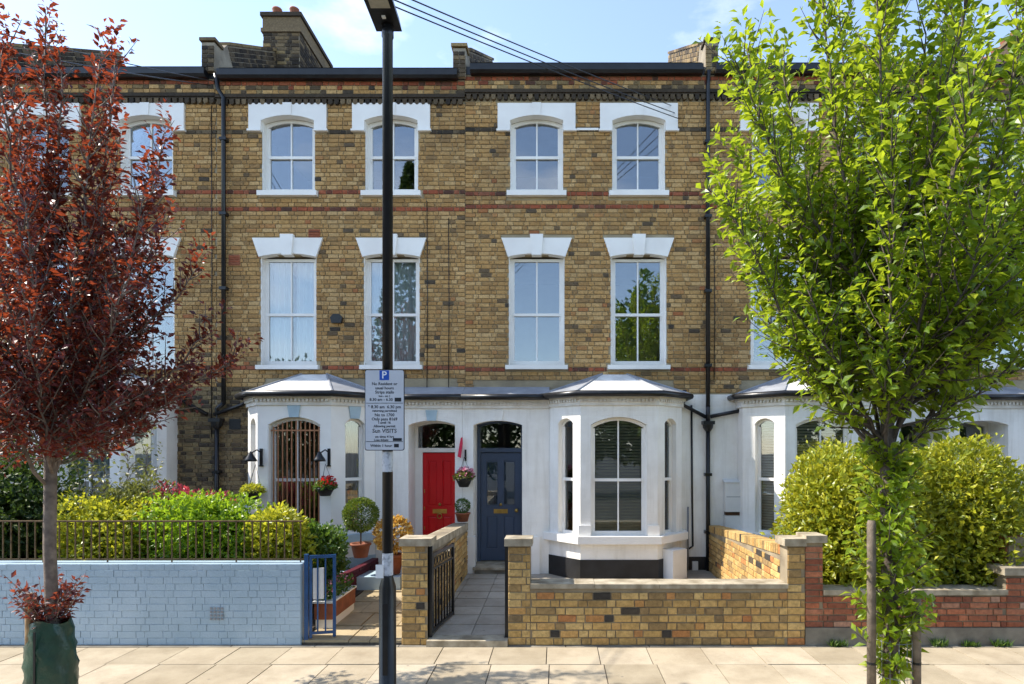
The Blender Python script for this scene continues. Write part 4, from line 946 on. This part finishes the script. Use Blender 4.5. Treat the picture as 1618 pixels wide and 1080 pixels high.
# green tree
GY = 5.2; rg = random.Random(5)
def tipw(px, py, dy, Y0): p = P(px, py, Y0); return Vector((p.x, Y0 + dy, p.z))     # outline taken at the trunk's distance
gt_base = ((1408 - VX) * GY / F, GY, -.01); gfork = Vector(((1402 - VX) * GY / F, GY, CH - (712 - VY) * GY / F))
tips = [tipw(1400 + (t[0] - 1400) * .93, t[1], t[2], GY) for t in ((1168, 60, .1), (1125, 130, -.3), (1128, 275, .2), (1120, 330, -.2), (1240, 30, .4), (1262, -40, -.3), (1185, 190, .6), (1190, 400, .5), (1225, 480, -.5), (1260, 560, .1), (1315, 20, -.7), (1300, 150, .9), (1345, -60, .3), (1400, -120, 0),
        (1470, -110, .7), (1460, -60, -.8), (1540, -80, .1), (1590, -30, -.5), (1600, 20, .7), (1660, 60, .1), (1690, 160, -.4), (1720, 280, .4), (1700, 400, -.1), (1660, 500, .5), (1610, 560, -.4), (1560, 610, .2), (1340, 590, -.6), (1300, 330, -1.0), (1380, 250, -1.25), (1480, 300, -1.2), (1570, 250, -1.0), (1600, 400, -.9), (1420, 430, -1.1), (1330, 440, 1.0), (1450, 200, 1.3), (1560, 380, 1.2), (1520, 480, -1.0), (1400, 120, .2), (1520, 120, -.3), (1440, 520, .9), (1250, 300, .3), (1350, 300, .1), (1620, 280, .2), (1540, 500, .4), (1480, 40, 0.1))]
gtree, n1 = tree("cherry_tree", "young green street tree with twin stakes in front of the golden hedge", gt_base, gfork, .062, tips, 'l_green', 'bark', .10, .027, tw=(.3, .72), seed=3, tstep=.068)
# shoots all the way down its trunk
lv = []; br = MB(); b0 = Vector(gt_base)
for i in range(165):
    t = rg.random() ** .9; p = b0.lerp(gfork, .1 + .9 * t); a = rg.uniform(0, 2 * PI); d = Vector((math.cos(a), math.sin(a), .55)).normalized(); l = rg.uniform(.12, .36) * (1.2 if .1 < t < .6 else .9)
    pts = [p, p + d * l * .6, p + d * l + Vector((0, 0, .04))]; br.tube(pts, [.006, .004, .002], 4, False); shoot_leaves(lv, pts, rg, .105, .022)
br.build("trunk_shoots", 'bark', gtree); leaf_mesh(lv, "trunk_leaves", 'l_green', gtree)
for px, top, lab in ((1377, 822, "taller left-hand wooden stake beside the green tree"), (1448, 935, "shorter right-hand wooden stake beside the green tree")):
    x = (px - VX) * 5.1 / F; z1 = CH - (top - VY) * 5.1 / F
    s_ = MB(); s_.lathe((x, 5.1, 0), [(.036, -.02), (.036, z1 - .03), (.028, z1)], 12); o_ = tag(s_.build("tree_stake", 'stake_old', None, True), lab, "stake", "stakes at the green tree")
    MB().lathe((x, 5.1, 0), [(.0385, .42), (.0385, .44)], 12).build("wire_tie", 'iron', o_)
cg = thing("wire_cage", "short cylindrical wire mesh guard round the foot of the green tree", "tree guard", (gt_base[0] + .02, GY, 0)); c_ = MB()
for i in range(14): a = 2 * PI * i / 14; c_.tube([(gt_base[0] + .02 + .15 * math.cos(a), GY + .15 * math.sin(a), 0), (gt_base[0] + .02 + .15 * math.cos(a), GY + .15 * math.sin(a), .62)], .0025, 4, False)
for z in (.02, .15, .3, .45, .6): c_.tube([(gt_base[0] + .02 + .15 * math.cos(2 * PI * i / 16), GY + .15 * math.sin(2 * PI * i / 16), z) for i in range(17)], .0025, 4, False)
c_.build("mesh", 'lead', cg)
# red tree
RY = 5.25; rb = ((82 - VX) * RY / F, RY, -.01); rfork = Vector(((80 - VX) * RY / F, RY, CH - (735 - VY) * RY / F))
tips = [tipw(80 + (t[0] - 80) * (.74 if t[1] < 480 else .9), t[1], t[2], RY) for t in ((50, 22, .1), (60, 120, -.4), (183, 62, .2), (222, 120, -.2), (240, 165, .5), (288, 262, .1), (328, 328, -.3), (352, 402, .3), (330, 470, -.5), (345, 520, .1), (365, 555, .4), (285, 625, .1), (255, 650, -.5), (240, 560, .8), (10, 80, -.1), (-40, 130, .3), (-80, 230, -.2), (-120, 330, .3), (-140, 450, -.1), (-120, 560, .3), (-70, 640, -.3), (120, 160, .6), (110, 260, -.9), (180, 300, .9), (220, 380, -.9), (60, 350, -1.1), (20, 300, .9), (140, 420, -1.2), (90, 480, 1.1), (250, 470, .2), (200, 520, -.9), (30, 560, -1.0), (140, 640, -.8), (40, 660, .7), (180, 670, .5), (-20, 440, .2), (100, 90, 0), (150, 200, .1), (60, 220, .1), (270, 370, .2), (170, 590, .1), (90, 570, -.5), (60, 690, -.5), (130, 690, .5), (200, 680, -.2), (10, 700, .3), (-40, 690, -.2), (110, 650, -.9), (230, 610, .5), (60, 620, .2), (150, 540, .6), (20, 500, -.6), (230, 450, -.5), (110, 400, .5))]
rtree, n2 = tree("purple_plum_tree", "young red-leaved street tree with a watering bag at far left", rb, rfork, .05, tips, 'l_red', 'bark_red', .074, .022, tw=(.24, .52), tstep=.08, seed=8)
lv = []; br = MB()
for i in range(44):
    p = Vector((rb[0] - .03, RY, rg.uniform(.62, .85))); a = rg.uniform(0, 2 * PI); d = Vector((math.cos(a) * .8, math.sin(a) * .8, .75)).normalized(); l = rg.uniform(.15, .42)
    pts = [p, p + d * l * .5, p + d * l + Vector((0, 0, .06))]; br.tube(pts, [.005, .004, .002], 4, False); shoot_leaves(lv, pts, rg, .066, .024)
br.build("trunk_shoots", 'bark_red', rtree); leaf_mesh(lv, "trunk_leaves", 'l_red', rtree)
sx = (52 - VX) * 5.2 / F
tag(MB().lathe((sx - .03, 5.22, 0), [(.045, -.02), (.045, .95), (.035, .99)], 12).build("tree_stake", 'stake', None, True), "round pale wooden stake beside the red-leaved tree", "stake")
wb = MB(); n = 48; prof = [(-.01, .185), (.06, .2), (.14, .195), (.22, .205), (.3, .19), (.38, .2), (.46, .185), (.53, .192), (.6, .165), (.66, .17), (.72, .15), (.76, .152)]; vs = []; fs = []
for i, (z, r) in enumerate(prof):
    for j in range(n):
        a = 2 * PI * j / n; rr = r * (1 + .07 * math.sin(5 * a + i * 1.3) * (z / .76) + .045 * math.sin(9 * a + i * 2.1) + .02 * math.sin(17 * a + i * 3.7)); vs.append((rb[0] + .01 + rr * math.cos(a), RY - .02 + rr * math.sin(a) * .8, z + .02 * math.sin(3 * a) * (i > 8)))
for i in range(len(prof) - 1):
    for j in range(n): fs.append((i * n + j, i * n + (j + 1) % n, (i + 1) * n + (j + 1) % n, (i + 1) * n + j))
bgd = tag(wb.add(vs, fs).build("watering_bag", 'bag', None, True), "dark green watering bag zipped round the red tree's trunk", "watering bag")
MB().box(rb[0] - .004, rb[0] + .012, RY - .185, RY - .178, .0, .7).build("zip", 'plastic', bgd)
# shrubs and hedges
def shrub(name, label, c, r, n, ll, mat, seed, cat="shrub", p=2.0, lump=.26, stems=5, group=None, ground=.08, wl=.5, inner=.72):
    n = int(n * 1.1)
    rg = random.Random(seed); root = thing(name, label, cat, (c[0], c[1], ground), group); lv = []
    ph = [(rv(rg), rg.uniform(0, 6)) for _ in range(6)]
    for i in range(n):
        d = rv(rg); m = (abs(d.x) ** p + abs(d.y) ** p + abs(d.z) ** p) ** (-1 / p)
        k = 1 + lump * (sum(math.sin(5 * d.dot(a) + f) for a, f in ph) / 3 + .35 * sum(math.sin(13 * d.dot(a) + 2 * f) for a, f in ph) / 3) + (rg.uniform(0, .14) if rg.random() < .07 else 0); s_ = rg.uniform(inner, 1.0) ** .7 * k * m
        q = Vector((c[0] + d.x * r[0] * s_, c[1] + d.y * r[1] * s_, c[2] + d.z * r[2] * s_))
        if q.z < ground + .02: continue
        o = (Vector((d.x / r[0], d.y / r[1], d.z / r[2])).normalized() * .6 + rv(rg) * .7 + Vector((0, 0, .35))).normalized(); sz = rg.uniform(.5, 1.25) * ll
        lv.append((q, o, (rv(rg) * .7 + d * .6 + Vector((0, 0, .5))).normalized(), sz, sz * wl))
    for i in range(n // 2):
        d = rv(rg); m = (abs(d.x) ** p + abs(d.y) ** p + abs(d.z) ** p) ** (-1 / p); s_ = rg.uniform(.3, .8) * m
        q = Vector((c[0] + d.x * r[0] * s_, c[1] + d.y * r[1] * s_, c[2] + d.z * r[2] * s_))
        if q.z > ground + .02: lv.append((q, rv(rg), rv(rg), ll * 1.7, ll * 1.0))
    leaf_mesh(lv, "foliage", mat, root)
    sb = MB()
    for i in range(stems):
        a = 2 * PI * i / stems; e = Vector((c[0] + r[0] * .6 * math.cos(a), c[1] + r[1] * .6 * math.sin(a), c[2] + r[2] * .35)); s0 = Vector((c[0] + r[0] * .15 * math.cos(a), c[1] + r[1] * .15 * math.sin(a), ground - .03))
        sb.tube(bez(s0, s0.lerp(e, .5) + Vector((0, 0, .1)), e, 5), [.018, .016, .014, .011, .008, .005], 5)
    sb.build("stems", 'bark', root, True); return root
shrub("golden_hedge", "left half of the big rounded golden hedge, beside the red brick pier", (4.02, 7.85, 1.13), (1.02, .88, 1.1), 15000, .085, 'l_gold', 21, "hedge", 3.0, .1, 7)
shrub("golden_hedge", "right half of the big golden hedge, darker towards the right edge", (5.22, 7.95, 1.16), (.88, .92, 1.14), 13000, .085, 'l_gold', 22, "hedge", 2.8, .1, 7)
def sp(px, py, Y): q = P(px, py, Y); return (q.x, Y, q.z)
shrub("evergreen_bush", "tall dark evergreen bush at the left edge behind the railing", (-7.25, 8.0, 1.1), (.85, .7, 1.12), 8000, .075, 'l_dark', 31, p=2.4)
shrub("yellow_shrub", "yellow-leaved rounded shrub behind the railing next to the red tree's trunk", sp(170, 862, 7.75), (.75, .42, .62), 5000, .07, 'l_yellow', 32, p=2.4)
shrub("olive_shrub", "olive green shrub between the yellow shrub and the bright green one", sp(215, 830, 8.2), (.5, .4, .65), 2600, .07, 'l_olive', 33)
shrub("pink_shrub", "shrub with pinkish red leaf tips below the brick strip", sp(300, 815, 8.6), (.55, .35, .42), 2200, .07, 'l_pink', 34)
shrub("green_shrub", "bright green mounded shrub behind the middle of the railing", sp(330, 855, 7.8), (.68, .45, .62), 5000, .075, 'l_bright', 35, p=2.4)
shrub("lime_shrub", "lime leaved shrub at the right end of the railing", sp(440, 862, 7.75), (.36, .35, .5), 2400, .08, 'l_yellow', 36)
shrub("leafy_shrub", "dark leafy shrub beside the blue gate", sp(497, 880, 8.3), (.42, .5, .5), 3000, .075, 'l_mid', 37)
# tall sparse shrubs in front of the left bay
def airy(name, label, base, tips, mat, seed):
    root, n = tree(name, label, base, Vector(base) + Vector((0, 0, .5)), .016, tips, mat, 'bark', .085, .04, tw=(.12, .3), tstep=.14, seed=seed, cat="shrub", low=.35, lead=.2)
airy("airy_shrub", "tall sparse olive-leaved shrub in front of the left bay window", sp(215, 800, 8.7)[:2] + (.08,), [sp(*t, 8.7 + d) for t, d in (((200, 715), 0), ((235, 705), .1), ((215, 740), -.2), ((250, 735), .1), ((190, 760), .2), ((235, 770), -.1))], 'l_olive', 41)
airy("airy_shrub", "second sparse shrub nearer the red tree's trunk", sp(140, 800, 8.6)[:2] + (.08,), [sp(*t, 8.6 + d) for t, d in (((120, 725), 0), ((150, 720), .1), ((165, 750), -.2), ((110, 765), .1), ((135, 745), .2))], 'l_olive', 42)
# topiary ball and pots
def potted(name, label, c, r, n, ll, mat, potm, potr, poth, seed, stem=0, cat="plant", flowers=None):
    root = thing(name, label, cat, (c[0], c[1], c[2]))
    MB().lathe((c[0], c[1], c[2]), [(potr * .68, 0), (potr * .95, poth * .85), (potr * 1.06, poth * .86), (potr * 1.06, poth), (potr * .9, poth), (potr * .85, poth * .9)], 18).build("pot", potm, root, True)
    rg = random.Random(seed); lv = []; cz = c[2] + poth + stem + r * .8
    for i in range(n):
        d = rv(rg); s_ = rg.uniform(.8, 1.04) * r; q = Vector((c[0], c[1], cz)) + d * s_
        if q.z < c[2] + poth * .8: continue
        lv.append((q, (d + rv(rg) * .7).normalized(), (rv(rg) + d).normalized(), ll, ll * .55))
    leaf_mesh(lv, "foliage", mat, root)
    MB().tube([(c[0], c[1], c[2] + poth * .6), (c[0] + .004, c[1], cz - r * .3)], .012, 8).build("stem", 'bark', root, True)
    if flowers:
        fl = []
        for i in range(40):
            d = rv(rg); d.z = abs(d.z); q = Vector((c[0], c[1], cz)) + d * r * 1.05; fl += [(q, (d * .4 + rv(rg)).normalized(), rv(rg), .035, .03) for _ in range(3)]
        leaf_mesh(fl, "flowers", flowers, root)
    return root
potted("topiary_ball", "clipped round topiary ball on a bare stem by the left bay", sp(570, 880, 9.35), .25, 3200, .04, 'l_box', 'terracotta', .15, .22, 51, .24, "topiary")
potted("orange_shrub", "pot plant with orange-yellow leaves half behind the lamp post", (-2.56, 9.4, .3), .26, 900, .08, 'l_orange', 'terracotta', .16, .3, 52, .1)
MB().box(-3.5, -2.4, 9.2, 9.7, .07, .28).build("pot_ledge", 'paleblue', H['B'])
potted("wall_pot", "terracotta wall pot with a small round green plant between the two doors", (fx(733) + .05, YP - .16, CH - (823 - VY) / 93.6), .115, 700, .03, 'l_mid', 'terracotta', .125, .15, 53, .02)
tr_ = thing("flower_trough", "terracotta flower trough on a white block just inside the blue gate", "planter", (-2.86, 7.75, .04))
MB().box(-2.95, -2.75, 7.35, 8.15, .03, .16).build("block", 'white', tr_); MB().prismz([(-2.96, 7.33), (-2.74, 7.33), (-2.74, 8.17), (-2.96, 8.17)], .161, .36).build("trough", 'terracotta', tr_); MB().box(-2.975, -2.725, 7.315, 8.185, .361, .385).build("rim", 'greybox', tr_)
rg = random.Random(77); leaf_mesh([(Vector((-2.85 + rg.uniform(-.1, .1), 7.75 + rg.uniform(-.4, .4), .37 + rg.uniform(0, .16))), (rv(rg) + Vector((0, 0, .8))).normalized(), rv(rg), .07, .035) for _ in range(500)], "plants", 'l_mid', tr_)
leaf_mesh([(Vector((-2.85 + rg.uniform(-.1, .1), 7.75 + rg.uniform(-.4, .4), .46 + rg.uniform(0, .1))), rv(rg), rv(rg), .04, .035) for _ in range(110)], "flowers", 'petal_pink', tr_)
# hanging baskets, wall lamps, pennant
def basket(label, px, pyt, pyb, Y, hook, mat, flowers, seed):
    a, b = P(px, pyt, Y), P(px, pyb, Y); r = .14; root = thing("hanging_basket", label, "hanging basket", (b.x, Y, b.z), "hanging flower baskets")
    h = a.z - b.z
    MB().lathe((b.x, Y, b.z), [(r * .55, 0), (r * .95, h * .8), (r, h), (r * .9, h)], 18).build("bowl", 'plastic', root, True)
    hk = P(*hook, Y); ch = MB()
    for k in range(3): an = 2 * PI * k / 3 + .4; ch.tube([(b.x + r * .95 * math.cos(an), Y + r * .95 * math.sin(an), a.z), (hk.x, Y + .03, hk.z)], .003, 4, False)
    ch.build("chain", 'iron', root); rg = random.Random(seed); lv = []; fl = []
    for i in range(420):
        d = rv(rg); d.z = abs(d.z) * .8 - .1; q = Vector((b.x, Y, a.z)) + d * r * rg.uniform(.7, 1.2); lv.append((q, (d + rv(rg) * .8).normalized(), rv(rg), .055, .028))
    for i in range(60 if flowers else 0):
        d = rv(rg); d.z = abs(d.z); q = Vector((b.x + .03, Y, a.z + .04)) + d * r * 1.0; fl += [(q, (rv(rg)).normalized(), rv(rg), .04, .04) for _ in range(2)]
    leaf_mesh(lv, "foliage", mat, root)
    if fl: leaf_mesh(fl, "flowers", flowers, root)
YL = YB - .16
basket("hanging basket of pale green trailing plants under the left wall lamp", 399, 776, 789, YL, (402, 733), 'l_yellow', None, 61)
basket("hanging basket with bright red flowers under the right wall lamp", 514, 770, 783, YL, (513, 733), 'l_mid', 'petal_red', 62)
basket("hanging basket with pink flowers between the red and blue doors", 733, 755, 769, YP - .16, (733, 722), 'l_olive', 'petal_pink', 63)
def wall_lamp(label, px, py):
    q = P(px, py, YB - .01); root = thing("wall_lamp", label, "wall lamp", (q.x, YB, q.z), "black wall lamps on the left bay")
    b_ = MB(); b_.box(q.x - .02, q.x + .02, YB - .03, YB - .0005, q.z - .13, q.z + .14); b_.lathe((q.x, YB - .02, q.z - .15), [(.035, 0), (.035, .02)], 10); b_.build("back_plate", 'iron', root)
    MB().tube([(q.x, YB - .03, q.z + .08), (q.x - .03, YB - .1, q.z + .12), (q.x - .08, YB - .17, q.z + .07)], .011, 6).build("arm", 'iron', root, True)
    MB().lathe((q.x - .09, YB - .18, q.z - .065), [(.10, 0), (.085, .04), (.045, .10), (.03, .14), (.012, .16)], 14).build("shade", 'iron', root, True)
wall_lamp("black bell-shaped wall lamp left of the grilled bay window", 413, 722); wall_lamp("black bell-shaped wall lamp right of the grilled bay window", 520, 722)
pn = thing("pennant", "folded pinkish red pennant hanging on the wall between the two doors", "pennant", (fx(730), YP, CH - (722 - VY) / 92.6)); q0 = lambda px, py: (P(px, py, YP - .05).x, P(px, py, YP - .05).z)
MB().prism([q0(723, 721), q0(728, 723), q0(731, 700), q0(730.5, 690), q0(728, 692)], YP - .06, YP - .03).build("cloth", 'pinkcloth', pn); MB().tube([(q0(735, 722)[0], YP - .002, q0(735, 722)[1]), (q0(735, 722)[0], YP - .14, q0(735, 722)[1])], .008, 6).box(q0(733.6, 722)[0], q0(736.4, 722)[0], YP - .02, YP - .0005, q0(734, 728)[1], q0(734, 710)[1]).build("bracket", 'iron', pn)
# weeds at the foot of the red wall
for i, (px, s_, lab) in enumerate(((1322, .10, "small grass tuft by the red wall near the left stake"), (1482, .12, "weed tuft at the base of the red wall right of the stakes"), (1530, .08, "small weed with dry leaves at the red wall base"), (1580, .1, "rightmost weed tuft at the red wall base"))):
    x = (px - VX) / 138.5; rg = random.Random(90 + i); t_ = leaf_mesh([(Vector((x + rg.uniform(-.09, .09), YW - .05 + rg.uniform(-.03, .015), -.005)), (rv(rg) * .6 + Vector((0, 0, 1))).normalized(), rv(rg), s_ * rg.uniform(.5, 1.2), .012) for _ in range(90)], "weed_tuft", 'l_mid', None); tag(t_, lab, "weed")
# across the street, mirrored in the panes; round row added to darken the reflections
def far_tree(name, label, x, y, h, r, n, mat, seed, conifer=False):
    rg = random.Random(seed); root = thing(name, label, "tree", (x, y, -.13)); MB().tube([(x, y, -.2), (x + .05, y, h * .5), (x, y, h * .92)], [.2, .14, .03], 8).build("trunk", 'bark', root, True); lv = []
    for i in range(n):
        d = rv(rg); t = rg.random()
        if conifer: z = h * (.12 + .88 * t); q = Vector((x + d.x * r * (1 - t) ** .8, y + d.y * r * (1 - t) ** .8, z))
        else: q = Vector((x, y, h * .56)) + Vector((d.x * r, d.y * r, d.z * h * .44)) * rg.uniform(.5, 1.0) * (1 + .15 * math.sin(d.x * 7 + seed) + .12 * math.sin(d.z * 9))
        lv.append((q, (d + rv(rg)).normalized(), rv(rg), .34, .2))
    leaf_mesh(lv, "crown", mat, root); return root
far_tree("reflected_tree", "tall tree across the street, mirrored in the right first-floor window", 4.2, -9, 10.4, 1.7, 4200, 'l_mid', 1)
far_tree("reflected_conifer", "pointed conifer across the street, mirrored in the window left of the lamp post", -7.7, -10, 17, 2.4, 4000, 'l_dark', 2, True)
for i in range(10):
    o_ = far_tree("reflected_tree", "round tree across the street, added to darken the reflections in the ground-floor panes", -24 + i * 4.9 + (i % 3) * .4, -9.5 - (i % 2), 5.6 + (i % 3) * .5, 2.7, 3200, 'l_dark', 3 + i); o_['group'] = "trees added across the street"
print("LEAVES", n1, n2, "OBJ", len(bpy.data.objects))
